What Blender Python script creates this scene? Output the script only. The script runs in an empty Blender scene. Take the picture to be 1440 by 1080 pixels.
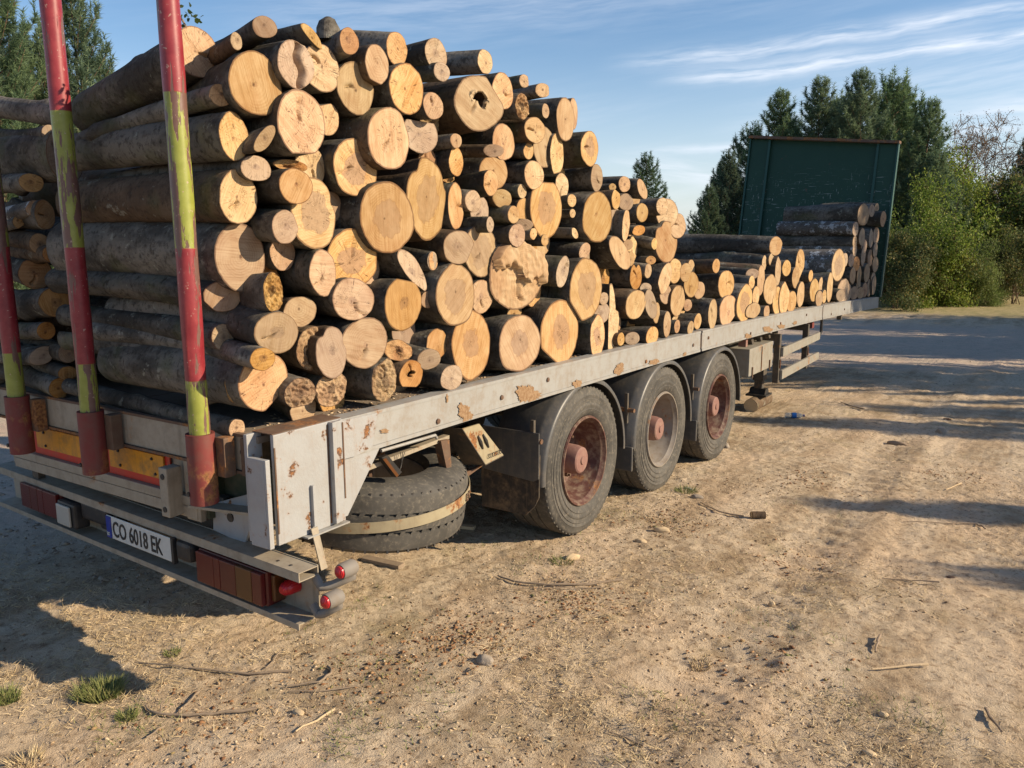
import bpy, bmesh, math, random
import numpy as np
from mathutils import Vector, Matrix, noise as mnoise
random.seed(7); np.random.seed(7)
scn = bpy.context.scene
col = scn.collection

# ------------------------------------------------------------------ camera
CAM = np.array([2.5598, -2.1173, 1.9307])
CR = np.array([0.83251833, 0.55397979, -0.00443003])
CU = np.array([-0.09493549, 0.1505377, 0.98403539])
CF = np.array([-0.54580261, 0.81880693, -0.17791773])
FPX = 1156.6
cam = bpy.data.cameras.new('camera')
camo = bpy.data.objects.new('camera', cam); col.objects.link(camo)
camo.matrix_world = Matrix(((CR[0], CU[0], -CF[0], CAM[0]), (CR[1], CU[1], -CF[1], CAM[1]), (CR[2], CU[2], -CF[2], CAM[2]), (0, 0, 0, 1)))
cam.sensor_width = 36; cam.lens = FPX / 1440 * 36
cam.clip_start = .05; cam.clip_end = 3000
scn.camera = camo

# ------------------------------------------------------------------ light
SUN_AZ, SUN_EL = math.radians(22), math.radians(26)      # azimuth measured from +x towards +y
sun_dir = Vector((math.cos(SUN_EL) * math.cos(SUN_AZ), math.cos(SUN_EL) * math.sin(SUN_AZ), math.sin(SUN_EL)))
sd = bpy.data.lights.new('sun', 'SUN'); sd.energy = 5.0; sd.angle = math.radians(.5); sd.color = (1.0, .82, .58)
so = bpy.data.objects.new('sun', sd); col.objects.link(so)
so.rotation_euler = sun_dir.to_track_quat('Z', 'Y').to_euler()
scn.view_settings.view_transform = 'Standard'; scn.view_settings.look = 'None'
scn.view_settings.gamma = 1; scn.view_settings.use_curve_mapping = False
scn.view_settings.exposure = 0.62
SKY_STRENGTH = .096

def setin(nd, k, v, nt):
    s = nd.inputs[k]
    if isinstance(v, bpy.types.NodeSocket): nt.links.new(v, s)
    else:
        try: s.default_value = v
        except Exception: s.default_value = tuple(v) + (1.0,)
class G:
    """small node graph writer"""
    def __init__(s, nt): s.nt = nt
    def n(s, t, ins=None, out=0, **props):
        nd = s.nt.nodes.new('ShaderNode' + t)
        for k, v in props.items(): setattr(nd, k, v)
        for k, v in (ins or {}).items(): setin(nd, k, v, s.nt)
        return nd if out is None else nd.outputs[out]
    def m(s, op, a, b=0.0, c=0.0):
        return s.n('Math', {0: a, 1: b, 2: c}, operation=op)
    def vm(s, op, a, b=None, out=0, **k):
        d = {0: a}
        if b is not None: d[1] = b
        for kk, v in k.items(): d[kk] = v
        return s.n('VectorMath', d, out=out, operation=op)
    def noise(s, vec, scale, detail=3, rough=.55, out=0, w=None):
        d = {'Vector': vec, 'Scale': scale, 'Detail': detail, 'Roughness': rough}
        return s.n('TexNoise', d, out=out)
    def ramp(s, fac, stops, out=0):
        nd = s.nt.nodes.new('ShaderNodeValToRGB'); s.nt.links.new(fac, nd.inputs[0])
        cr = nd.color_ramp
        while len(cr.elements) < len(stops): cr.elements.new(.5)
        for e, (p, c) in zip(cr.elements, stops):
            e.position = p
            e.color = (c, c, c, 1) if isinstance(c, (int, float)) else tuple(c) + (1,)
        return nd.outputs[0]
    def mix(s, f, a, b, blend='MIX'):
        nd = s.nt.nodes.new('ShaderNodeMix'); nd.data_type = 'RGBA'; nd.blend_type = blend
        setin(nd, 0, f, s.nt); setin(nd, 6, a if isinstance(a, bpy.types.NodeSocket) else tuple(a) + (1,), s.nt)
        setin(nd, 7, b if isinstance(b, bpy.types.NodeSocket) else tuple(b) + (1,), s.nt)
        return nd.outputs[2]
    def smooth(s, v, a, b, lo=0.0, hi=1.0):
        return s.n('MapRange', {0: v, 1: a, 2: b, 3: lo, 4: hi}, interpolation_type='SMOOTHSTEP')

world = bpy.data.worlds.new('World'); scn.world = world; world.use_nodes = True
g = G(world.node_tree); world.node_tree.nodes.clear()
skyn = g.n('TexSky', out=None); skyn.sky_type = 'NISHITA'; skyn.sun_disc = False
skyn.sun_elevation = SUN_EL; skyn.sun_rotation = math.pi / 2 - SUN_AZ
skyn.altitude = 600; skyn.air_density = 1.15; skyn.dust_density = .6; skyn.ozone_density = 4.5
dv = g.n('TexCoord', out=None).outputs['Generated']
xyz = g.n('SeparateXYZ', {0: dv}, out=None)
el = g.m('ARCSINE', xyz.outputs[2]); az = g.m('ARCTAN2', xyz.outputs[1], xyz.outputs[0])
def px_azel(x, y):
    d = CF + CR * (x - 720) / FPX - CU * (y - 540) / FPX; d = d / np.linalg.norm(d)
    return math.atan2(d[1], d[0]), math.asin(d[2])
wob = g.noise(dv, 6.0, 4, .6)
def streak(p, q, w, amp, s0):
    """a long thin band of ice cloud between two directions of the sky"""
    a0, e0 = px_azel(*p); a1, e1 = px_azel(*q)
    k = (e1 - e0) / (a1 - a0)
    line = g.m('ADD', e0, g.m('MULTIPLY', g.m('SUBTRACT', az, a0), k))
    dd = g.m('ADD', g.m('SUBTRACT', el, line), g.m('MULTIPLY', g.m('SUBTRACT', wob, .5), .022))
    gs = g.m('EXPONENT', g.m('MULTIPLY', g.m('POWER', g.m('ABSOLUTE', g.m('DIVIDE', dd, w)), 1.6), -1.0))
    lo, hi = min(a0, a1), max(a0, a1)
    end = g.m('MULTIPLY', g.smooth(az, hi + .02, hi - .12), g.smooth(az, lo - .55, lo - .2))
    st = g.noise(g.n('CombineXYZ', {0: g.m('MULTIPLY', az, 3.0), 1: g.m('MULTIPLY', dd, 34.0), 2: s0}), 3.0, 5, .6)
    return g.m('MULTIPLY', g.m('MULTIPLY', gs, end), g.m('MULTIPLY', g.smooth(st, .25, .75), amp))
masks = [streak((850, 92), (1440, 8), .0085, .8, 1.), streak((915, 112), (1440, 47), .0075, 1.0, 2.),
         streak((1290, 165), (1440, 150), .012, .55, 3.), streak((1000, 185), (1440, 95), .030, .30, 6.), streak((850, 216), (1010, 208), .005, .45, 4.),
         streak((840, 226), (1000, 246), .012, .6, 5.), streak((300, 22), (1200, -60), .03, .25, 7.)]
tot = masks[0]
for mm in masks[1:]: tot = g.m('ADD', tot, mm)
# thin veil everywhere, thicker towards the horizon
veil = g.noise(g.n('CombineXYZ', {0: g.m('MULTIPLY', az, 2.2), 1: g.m('MULTIPLY', g.m('ADD', el, g.m('MULTIPLY', az, .16)), 22.0), 2: 0.0}), 1.6, 6, .6)
veil = g.m('MULTIPLY', g.smooth(veil, .47, .85), .13)
hor = g.m('MULTIPLY', g.smooth(el, .24, .0), .42)
tot = g.n('Clamp', {0: g.m('ADD', g.m('ADD', tot, veil), hor)})
skyc = g.mix(g.n('Clamp', {0: tot}), skyn.outputs[0], (6.6, 7.0, 7.7))
bg = g.n('Background', {0: skyc, 1: SKY_STRENGTH}, out=0)
g.nt.links.new(bg, g.n('OutputWorld', out=None).inputs[0])

# ------------------------------------------------------------------ the photograph's geometry, measured once
DECK = 1.1446
def dz(y): return DECK - .0016 * y * y                    # deck top: the long frame droops a little to the front
def ray(x, y): return CF + CR * (x - 720) / FPX - CU * (y - 540) / FPX
def onx(x, y, X):
    d = ray(x, y); return CAM + (X - CAM[0]) / d[0] * d
def ony(x, y, Y):
    d = ray(x, y); return CAM + (Y - CAM[1]) / d[1] * d
def proj(Q):
    d = np.array(Q) - CAM; z = d @ CF; return np.array([720 + FPX * (d @ CR) / z, 540 - FPX * (d @ CU) / z])

# ------------------------------------------------------------------ helpers
def mesh_from(name, verts, faces, mats, smooth=True, uv=None, midx=None):
    me = bpy.data.meshes.new(name)
    me.from_pydata([tuple(v) for v in verts], [], [tuple(f) for f in faces])
    for m in (mats if isinstance(mats, (list, tuple)) else [mats]): me.materials.append(m)
    if smooth: me.polygons.foreach_set('use_smooth', [True] * len(me.polygons))
    if midx is not None: me.polygons.foreach_set('material_index', midx)
    me.update(); return me
def tri_mesh(name, V, F, mats, smooth=False):
    """fast builder: V (n,3), F (m,k) numpy"""
    me = bpy.data.meshes.new(name); k = F.shape[1]
    me.vertices.add(len(V)); me.vertices.foreach_set('co', V.astype(np.float32).ravel())
    me.loops.add(F.size); me.loops.foreach_set('vertex_index', F.astype(np.int32).ravel())
    me.polygons.add(len(F)); me.polygons.foreach_set('loop_start', np.arange(len(F), dtype=np.int32) * k)
    me.polygons.foreach_set('loop_total', np.full(len(F), k, dtype=np.int32))
    if smooth: me.polygons.foreach_set('use_smooth', np.ones(len(F), dtype=bool))
    for m in (mats if isinstance(mats, (list, tuple)) else [mats]): me.materials.append(m)
    me.update(calc_edges=True); me.validate(); return me
def link(name, me, parent=None, loc=None, rot=None):
    o = bpy.data.objects.new(name, me); col.objects.link(o)
    if parent is not None: o.parent = parent
    if loc is not None: o.location = loc
    if rot is not None: o.rotation_euler = rot
    return o
def tag(o, label=None, cat=None, group=None, kind=None):
    if label: o['label'] = label
    if cat: o['category'] = cat
    if group: o['group'] = group
    if kind: o['kind'] = kind
    return o
def empty(name, loc=(0, 0, 0)):
    o = bpy.data.objects.new(name, None); col.objects.link(o); o.location = loc; o.empty_display_size = .1; return o
class MB:
    """collects shapes and links them as one mesh object"""
    def __init__(s): s.bm = bmesh.new()
    def box(s, x0, x1, y0, y1, z0, z1, bev=0.0, mat=None):
        vs = [Vector((x, y, z)) for x in (x0, x1) for y in (y0, y1) for z in (z0, z1)]
        return s.hexa([vs[0], vs[4], vs[6], vs[2], vs[1], vs[5], vs[7], vs[3]], bev)
    def hexa(s, p, bev=0.0):
        """8 corners: bottom ring then top ring"""
        v = [s.bm.verts.new(Vector(q)) for q in p]
        fs = [s.bm.faces.new([v[i] for i in f]) for f in ((3, 2, 1, 0), (4, 5, 6, 7), (0, 1, 5, 4), (1, 2, 6, 5), (2, 3, 7, 6), (3, 0, 4, 7))]
        if bev:
            es = list({e for f in fs for e in f.edges})
            bmesh.ops.bevel(s.bm, geom=es, offset=bev, segments=2, affect='EDGES', profile=.6)
        return s
    def prism(s, pts, n, bev=0.0):
        """polygon pts (3d) pushed along vector n"""
        n = Vector(n); a = [s.bm.verts.new(Vector(p)) for p in pts]; b = [s.bm.verts.new(Vector(p) + n) for p in pts]
        k = len(pts); fs = [s.bm.faces.new(a), s.bm.faces.new(b[::-1])]
        for i in range(k): fs.append(s.bm.faces.new([a[i], b[i], b[(i + 1) % k], a[(i + 1) % k]]))
        if bev:
            es = list({e for f in fs for e in f.edges}); bmesh.ops.bevel(s.bm, geom=es, offset=bev, segments=1, affect='EDGES')
        return s
    def tube(s, pts, r, seg=10, cap=True):
        pts = [Vector(p) for p in pts]; rs = r if isinstance(r, (list, tuple)) else [r] * len(pts); rings = []
        for i, p in enumerate(pts):
            d = (pts[min(i + 1, len(pts) - 1)] - pts[max(i - 1, 0)]).normalized()
            a = d.orthogonal().normalized() if i == 0 else (pa - d * pa.dot(d)).normalized()
            pa = a; b = d.cross(a)
            rings.append([s.bm.verts.new(p + (a * math.cos(t) + b * math.sin(t)) * rs[i]) for t in [2 * math.pi * k / seg for k in range(seg)]])
        for A, B in zip(rings, rings[1:]):
            for k in range(seg): s.bm.faces.new([A[k], A[(k + 1) % seg], B[(k + 1) % seg], B[k]])
        if cap: s.bm.faces.new(rings[0][::-1]); s.bm.faces.new(rings[-1])
        return s
    def lathe(s, prof, c, axis='x', seg=48, a0=0, a1=2 * math.pi):
        """prof: (offset along axis, radius)"""
        c = Vector(c); full = abs(a1 - a0 - 2 * math.pi) < 1e-6; n = seg if full else seg + 1; rings = []
        for (o, r) in prof:
            ring = []
            for k in range(n):
                t = a0 + (a1 - a0) * k / seg; q = (math.cos(t) * r, math.sin(t) * r)
                v = {'x': (o, q[0], q[1]), 'y': (q[0], o, q[1]), 'z': (q[0], q[1], o)}[axis]
                ring.append(s.bm.verts.new(c + Vector(v)))
            rings.append(ring)
        for A, B in zip(rings, rings[1:]):
            for k in range(seg):
                k2 = (k + 1) % n; s.bm.faces.new([A[k], A[k2], B[k2], B[k]])
        return s
    def build(s, name, mat, parent=None, smooth=False, loc=None, rot=None, angle=.6):
        bmesh.ops.recalc_face_normals(s.bm, faces=s.bm.faces)
        me = bpy.data.meshes.new(name); s.bm.to_mesh(me); s.bm.free(); me.materials.append(mat)
        if smooth:
            me.polygons.foreach_set('use_smooth', [True] * len(me.polygons))
            try: me.set_sharp_from_angle(angle=angle)
            except Exception: pass
        return link(name, me, parent, loc, rot)

# ------------------------------------------------------------------ materials
def new_mat(name):
    m = bpy.data.materials.new(name); m.use_nodes = True; m.node_tree.nodes.clear(); return m, G(m.node_tree)
def finish(g, colr, rough=.8, bump=None, bstr=.3, bdist=.01, metal=0.0, spec=.3, extra=None):
    d = {'Base Color': colr, 'Roughness': rough, 'Metallic': metal, 'Specular IOR Level': spec}
    if bump is not None:
        d['Normal'] = g.n('Bump', {'Strength': bstr, 'Distance': bdist, 'Height': bump})
    for k, v in (extra or {}).items(): d[k] = v
    b = g.n('BsdfPrincipled', d)
    g.nt.links.new(b, g.n('OutputMaterial', out=None).inputs[0])
def obj_rand(g): return g.n('ObjectInfo', out=None).outputs['Random']
def coords(g):
    """object coordinates shifted per object, so copies do not repeat"""
    tc = g.n('TexCoord', out=None).outputs['Object']; r = obj_rand(g)
    return g.vm('ADD', tc, g.n('CombineXYZ', {0: g.m('MULTIPLY', r, 37.0), 1: g.m('MULTIPLY', r, 91.0), 2: g.m('MULTIPLY', r, 53.0)})), r

def cut_wood(name, base, base2, heart, heart_size, grey=0.0, crack=1.0, rough=False):
    m, g = new_mat(name)
    uv = g.n('UVMap', out=0, uv_map='disc')               # metres from the pith
    fr = g.n('UVMap', out=0, uv_map='frac')
    frac = g.n('SeparateXYZ', {0: fr}, out=None).outputs[0]
    r = obj_rand(g); r2 = g.m('FRACT', g.m('MULTIPLY', r, 17.31)); r3 = g.m('FRACT', g.m('MULTIPLY', r, 53.77))
    sh = g.n('CombineXYZ', {0: g.m('MULTIPLY', r, 63.0), 1: g.m('MULTIPLY', r2, 41.0), 2: g.m('MULTIPLY', r3, 29.0)})
    rot = g.n('VectorRotate', {'Vector': uv, 'Angle': g.m('MULTIPLY', r2, 6.283)}, rotation_type='Z_AXIS')
    ns = g.vm('ADD', rot, sh)
    dis = g.vm('SCALE', g.vm('SUBTRACT', g.noise(ns, 9.0, 2, .5, out=1), (.5, .5, .5)), **{'Scale': .035})
    v2 = g.vm('ADD', rot, dis)
    rad = g.vm('LENGTH', v2, out=1)
    rings = g.m('ADD', .5, g.m('MULTIPLY', g.m('SINE', g.m('ADD', g.m('MULTIPLY', rad, 560.0), g.m('MULTIPLY', g.noise(ns, 5.0, 1), 8.0))), .5))
    sp = g.n('SeparateXYZ', {0: ns}, out=None)
    arc = g.m('ADD', sp.outputs[1], g.m('MULTIPLY', g.m('POWER', g.m('ABSOLUTE', g.m('ADD', sp.outputs[0], .02)), 2.0), .0))
    saw = g.noise(g.n('CombineXYZ', {0: g.m('MULTIPLY', sp.outputs[0], 9.0), 1: g.m('MULTIPLY', arc, 160.0), 2: r}), 1.0, 4, .6)
    blot = g.noise(ns, 11.0, 4, .6); blot2 = g.noise(ns, 38.0, 4, .6); fine = g.noise(ns, 260.0, 2, .6)
    c = g.mix(g.smooth(blot, .36, .64), base, base2)
    big_ = g.noise(g.vm('ADD', ns, (3.1, 0.7, 0)), 4.5, 3, .55)
    c = g.mix(g.smooth(big_, .50, .66, 0, .45), c, g.mix(1.0, c, (.80, .66, .58), 'MULTIPLY'))
    band_ = g.noise(g.n('CombineXYZ', {0: g.m('MULTIPLY', sp.outputs[0], 2.0), 1: g.m('MULTIPLY', sp.outputs[1], 38.0), 2: 3.0}), 1.0, 3, .6)
    c = g.mix(g.smooth(band_, .50, .66, 0, .55), c, g.mix(1.0, c, (.80, .71, .60), 'MULTIPLY'))
    c = g.mix(g.m('MULTIPLY', g.smooth(saw, .40, .70), .65), c, g.mix(1.0, c, (.72, .66, .56), 'MULTIPLY'))
    c = g.mix(g.m('MULTIPLY', rings, g.m('MULTIPLY', g.smooth(g.noise(ns, 9.0, 2), .35, .65), .5)), c, g.mix(1.0, c, (.74, .64, .50), 'MULTIPLY'))
    c = g.mix(g.m('MULTIPLY', g.smooth(blot2, .58, .74), .35), c, g.mix(1.0, c, (.62, .50, .38), 'MULTIPLY'))
    # heart stain
    hs = g.m('MULTIPLY', heart_size, g.m('ADD', .7, g.m('MULTIPLY', r3, .6)))
    hn = g.m('ADD', frac, g.m('MULTIPLY', g.m('SUBTRACT', g.noise(ns, 9.0, 5, .65), .5), .85))
    hm = g.smooth(g.m('SUBTRACT', hs, hn), -.015, .03)
    c = g.mix(g.m('MULTIPLY', hm, g.m('ADD', .45, g.m('MULTIPLY', r, .45))), c, g.mix(g.smooth(blot2, .3, .7), heart, tuple(.75 * q for q in heart)))
    edge = g.smooth(g.m('ABSOLUTE', g.m('SUBTRACT', hs, hn)), .035, .0)
    c = g.mix(g.m('MULTIPLY', edge, .35), c, (.22, .11, .05))
    # small pith mark
    c = g.mix(g.smooth(rad, .009, .003, 0, .75), c, (.10, .05, .025))
    # sun cracks: lines that run out from the pith
    dirn = g.vm('NORMALIZE', v2)
    an = g.noise(g.vm('ADD', g.vm('SCALE', dirn, **{'Scale': 2.3}), sh), 1.6, 3, .65)
    lim = g.m('MULTIPLY', g.m('ADD', .010, g.m('MULTIPLY', g.m('POWER', r, 1.8), .12)), crack)
    ck = g.m('MULTIPLY', g.smooth(g.m('ABSOLUTE', g.m('SUBTRACT', an, .5)), .016, .004), g.smooth(g.m('SUBTRACT', lim, rad), -.012, .012))
    ck = g.m('MULTIPLY', ck, g.smooth(g.noise(ns, 34.0, 3), .42, .62))
    c = g.mix(g.m('MULTIPLY', ck, .85), c, (.055, .028, .015))
    # thin dark cambium and bark rim
    c = g.mix(g.smooth(g.m('ADD', frac, g.m('MULTIPLY', g.m('SUBTRACT', blot2, .5), .03)), .935, .975, 0, .85), c, (.15, .08, .04))
    if grey: c = g.mix(grey, c, (.36, .29, .22))
    hsv = g.n('HueSaturation', {'Color': c, 'Hue': g.m('ADD', .492, g.m('MULTIPLY', r3, .014)), 'Saturation': g.m('ADD', .82, g.m('MULTIPLY', r2, .3)), 'Value': g.m('ADD', .74, g.m('MULTIPLY', r, .38))})
    h = g.m('ADD', g.m('MULTIPLY', saw, .6), g.m('ADD', g.m('MULTIPLY', fine, .25), g.m('MULTIPLY', ck, -2.5)))
    if rough: h = g.m('ADD', h, g.m('MULTIPLY', g.noise(ns, 60, 5, .7), 5.0))
    finish(g, hsv, .82, h, .55, .0025 if not rough else .006, spec=.15)
    return m
W = {}
W['f'] = cut_wood('cut_wood_fresh', (.52, .365, .195), (.46, .30, .145), (.40, .225, .115), .05)
W['h'] = cut_wood('cut_wood_heart', (.53, .37, .20), (.46, .305, .15), (.33, .215, .135), .52)
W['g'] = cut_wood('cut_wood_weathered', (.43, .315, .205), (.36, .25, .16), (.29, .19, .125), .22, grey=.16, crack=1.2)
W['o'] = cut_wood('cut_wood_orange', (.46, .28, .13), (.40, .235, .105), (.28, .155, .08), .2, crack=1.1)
W['R'] = cut_wood('rotten_wood', (.47, .32, .155), (.34, .20, .09), (.12, .07, .035), .3, crack=.6, rough=True)

def bark(name, c0, c1, c2, patch=None, amt=0.0):
    m, g = new_mat(name)
    v, r = coords(g)
    st = g.vm('MULTIPLY', v, (.5, 1, 1))
    n1 = g.noise(st, 5.0, 6, .65); n2 = g.noise(v, 30.0, 5, .7); n3 = g.noise(g.vm('MULTIPLY', v, (4.0, 1, 1)), 18.0, 4, .6)
    c = g.mix(g.smooth(n1, .38, .60), c0, c1)
    c = g.mix(g.m('MULTIPLY', g.smooth(n2, .47, .66), .75), c, c2)
    li = g.noise(g.vm('ADD', v, (9, 4, 2)), 13.0, 5, .7)
    c = g.mix(g.smooth(li, .60, .66, 0, .5), c, (.27, .27, .22))          # pale lichen
    c = g.mix(g.smooth(g.noise(v, 3.5, 3, .5), .55, .7, 0, .40), c, (.075, .085, .035))  # green algae film
    if patch: c = g.mix(g.smooth(g.noise(g.vm('MULTIPLY', v, (1.0, 1, 1)), 9.0, 6, .75), .56 - amt, .60 - amt), c, patch)
    c = g.mix(g.smooth(n3, .62, .70, 0, .7), c, (.03, .022, .017))         # dark cracks across
    hs = g.n('HueSaturation', {'Color': c, 'Value': g.m('ADD', .75, g.m('MULTIPLY', r, .6))})
    h = g.m('ADD', g.m('MULTIPLY', n2, .8), g.m('ADD', g.m('MULTIPLY', n3, -.7), n1))
    finish(g, hs, .9, h, .7, .008, spec=.15)
    return m
B = {'b': bark('grey_bark', (.056, .050, .042), (.150, .136, .115), (.032, .027, .022)),
     'n': bark('brown_bark', (.085, .056, .036), (.135, .098, .066), (.042, .030, .022)),
     'w': bark('pale_patchy_bark', (.10, .09, .08), (.14, .125, .11), (.06, .05, .045), (.40, .40, .39), .03)}

def painted(name, base, base2, rust_amt=.3, rough=.5, rust_scale=4.0, metal=0.0, dirt=.4, rust=(.30, .14, .05), bstr=.25, dirtc=(.16, .12, .08)):
    m, g = new_mat(name)
    v, r = coords(g)
    n1 = g.noise(v, rust_scale, 7, .68); n2 = g.noise(v, 2.2, 5, .6); n3 = g.noise(v, 70.0, 3, .6); n4 = g.noise(v, 14.0, 6, .7)
    c = g.mix(n2, base, base2)
    c = g.mix(g.m('MULTIPLY', g.smooth(n4, .40, .72), dirt), c, dirtc)
    run = g.noise(g.vm('MULTIPLY', v, (14, 14, .9)), 1.6, 4, .6)
    c = g.mix(g.m('MULTIPLY', g.smooth(run, .55, .72), dirt * .8), c, dirtc)
    t = .74 - .24 * rust_amt
    rm = g.smooth(n1, t, t + .035)
    rc = g.mix(g.smooth(n3, .35, .65), rust, (rust[0] * .45, rust[1] * .4, rust[2] * .5))
    c = g.mix(g.smooth(n1, t - .04, t, 0, .35), c, rust)
    c = g.mix(rm, c, rc)
    h = g.m('ADD', g.m('MULTIPLY', n3, .3), g.m('ADD', g.m('MULTIPLY', rm, -1.2), g.m('MULTIPLY', n4, .6)))
    finish(g, c, g.m('ADD', rough, g.m('MULTIPLY', rm, .3)), h, bstr, .004, metal=metal, spec=.4)
    return m
M = {}
M['rail'] = painted('silver_grey_paint', (.33, .33, .32), (.26, .26, .25), .22, .5, 7.0, dirt=.55, dirtc=(.22, .175, .13), bstr=.5)
M['plate'] = painted('white_grey_paint', (.345, .35, .355), (.29, .295, .295), .48, .42, 9.0, dirt=.22, bstr=1.0, dirtc=(.24, .18, .13))
M['rear'] = painted('beige_grey_paint', (.36, .31, .235), (.29, .25, .19), .42, .6, 4.0, dirt=.5)
M['frame'] = painted('dark_frame_paint', (.07, .062, .052), (.045, .04, .035), .35, .7, 5.0, dirt=.6)
M['green'] = painted('dark_green_paint', (.018, .062, .046), (.022, .075, .055), .10, .5, 9.0, dirt=.12, dirtc=(.05, .06, .05))
M['greendim'] = painted('olive_green_paint', (.03, .05, .025), (.025, .04, .02), .2, .6, 9.0)
M['deck'] = painted('worn_deck_board', (.25, .20, .155), (.17, .135, .105), .25, .85, 8.0, dirt=.6, rust=(.20, .12, .07))
M['strap'] = painted('rusty_steel_strap', (.34, .30, .20), (.30, .25, .16), .75, .6, 9.0, dirt=.35)
M['rust'] = painted('rusty_steel', (.13, .075, .045), (.09, .05, .035), .8, .8, 6.0, dirt=.5)
M['yellow'] = painted('yellow_reflector', (.68, .30, .02), (.58, .25, .02), .1, .45, 3.0, dirt=.75, dirtc=(.20, .12, .05))
M['red'] = painted('red_reflector', (.55, .03, .015), (.48, .03, .015), .1, .45, 6.0, dirt=.3)
M['socket'] = painted('red_socket_paint', (.21, .035, .03), (.13, .028, .025), .6, .6, 5.0, dirt=.4, dirtc=(.12, .08, .06))
M['rimred'] = painted('rusty_red_rim', (.095, .034, .027), (.075, .030, .023), .5, .6, 5.0, dirt=.75, dirtc=(.26, .20, .14))
M['rimwhite'] = painted('dusty_silver_rim', (.26, .235, .205), (.20, .175, .15), .5, .5, 5.0, dirt=.7)
M['hub'] = painted('dusty_pink_hub', (.22, .11, .09), (.19, .10, .085), .2, .75, 5.0, dirt=.45, dirtc=(.30, .20, .15))
M['plasticgrey'] = painted('dusty_fender_plastic', (.085, .085, .085), (.06, .06, .062), .0, .42, 5.0, dirt=.35, dirtc=(.20, .17, .13))
M['flap'] = painted('muddy_rubber', (.035, .030, .026), (.03, .025, .02), .0, .8, 5.0, dirt=.95, dirtc=(.17, .115, .065))
M['black'] = painted('black_plastic', (.02, .02, .022), (.015, .015, .016), .0, .5, 5.0, dirt=.25)
M['white'] = painted('number_plate_white', (.62, .62, .58), (.55, .55, .50), .0, .4, 5.0, dirt=.15)
M['blue'] = painted('number_plate_blue', (.01, .03, .28), (.01, .03, .25), .0, .4)
M['tool'] = painted('toolbox_paint', (.30, .28, .235), (.22, .21, .18), .45, .6, 6.0, dirt=.4)
M['lampgrey'] = painted('grey_rubber', (.22, .20, .175), (.16, .145, .13), .0, .7, 8.0, dirt=.4)

def tyre_mat():
    m, g = new_mat('tyre_rubber'); v, r = coords(g)
    n = g.noise(v, 5.0, 6, .7); n2 = g.noise(v, 40.0, 4, .7)
    c = g.mix(g.smooth(n, .3, .7), (.055, .052, .047), (.10, .093, .082))
    c = g.mix(g.smooth(n2, .5, .75, 0, .6), c, (.22, .19, .145))
    finish(g, c, .78, n2, .3, .003, spec=.3); return m
M['tyre'] = tyre_mat()
m, g = new_mat('rust_stain'); v, r = coords(g); n_ = g.noise(v, 60.0, 5, .7)
finish(g, g.mix(g.smooth(n_, .35, .65), (.30, .205, .125), (.20, .12, .065)), .9, n_, .5, .002, spec=.1); M['stain'] = m
def lens_mat(name, c, c2):
    m, g = new_mat(name); v, r = coords(g)
    w = g.m('SINE', g.m('MULTIPLY', g.n('SeparateXYZ', {0: v}, out=None).outputs[0], 900.0))
    cc = g.mix(g.noise(v, 9.0, 5, .7), c, c2)
    finish(g, cc, .3, w, .3, .002, spec=.5); return m
M['lensred'] = lens_mat('red_lens', (.13, .008, .008), (.07, .012, .010))
M['lensbright'] = lens_mat('bright_red_lens', (.50, .010, .016), (.34, .012, .016))
M['lensdark'] = lens_mat('dark_red_lens', (.11, .012, .010), (.07, .015, .012))
M['lensorange'] = lens_mat('orange_lens', (.12, .042, .010), (.08, .032, .010))
M['lensclear'] = lens_mat('clear_lens', (.50, .48, .42), (.38, .36, .30))

def stake_mat():
    """red and yellow bands at fixed heights, paint worn down to dark primer"""
    m, g = new_mat('stake_paint')
    gp = g.n('TexCoord', out=None).outputs['Object']; z = g.n('SeparateXYZ', {0: gp}, out=None).outputs[2]
    v, r = coords(g)
    zz = g.m('ADD', z, g.m('MULTIPLY', g.noise(v, 12.0, 2), .006))
    band = g.m('MULTIPLY', g.smooth(zz, 1.887, 1.892), g.smooth(zz, 2.468, 2.463))
    band = g.m('ADD', band, g.smooth(zz, 1.372, 1.368))
    n = g.noise(v, 16.0, 6, .7); nb = g.noise(g.vm('MULTIPLY', v, (1, 1, .13)), 22.0, 6, .62)
    red = g.mix(g.smooth(n, .3, .7), (.20, .016, .024), (.27, .035, .04))
    yel = g.mix(g.smooth(n, .3, .7), (.215, .235, .035), (.28, .30, .06))
    c = g.mix(band, red, yel)
    wear = g.smooth(g.m('ADD', nb, g.m('MULTIPLY', g.noise(v, 45.0, 3), .08)), .535, .555)
    wear = g.m('MULTIPLY', wear, g.m('ADD', g.m('MULTIPLY', g.m('SUBTRACT', 1.0, band), g.smooth(nb, .565, .60)), band))
    c = g.mix(wear, c, g.mix(g.noise(v, 30.0, 3), (.12, .055, .045), (.17, .10, .08)))
    c = g.mix(g.smooth(g.noise(v, 60.0, 3), .66, .70, 0, .7), c, (.42, .30, .24))
    finish(g, c, .42, g.m('ADD', g.m('MULTIPLY', wear, -1.0), g.m('MULTIPLY', n, .4)), .4, .003, spec=.5)
    return m
M['stake'] = stake_mat()
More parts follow.
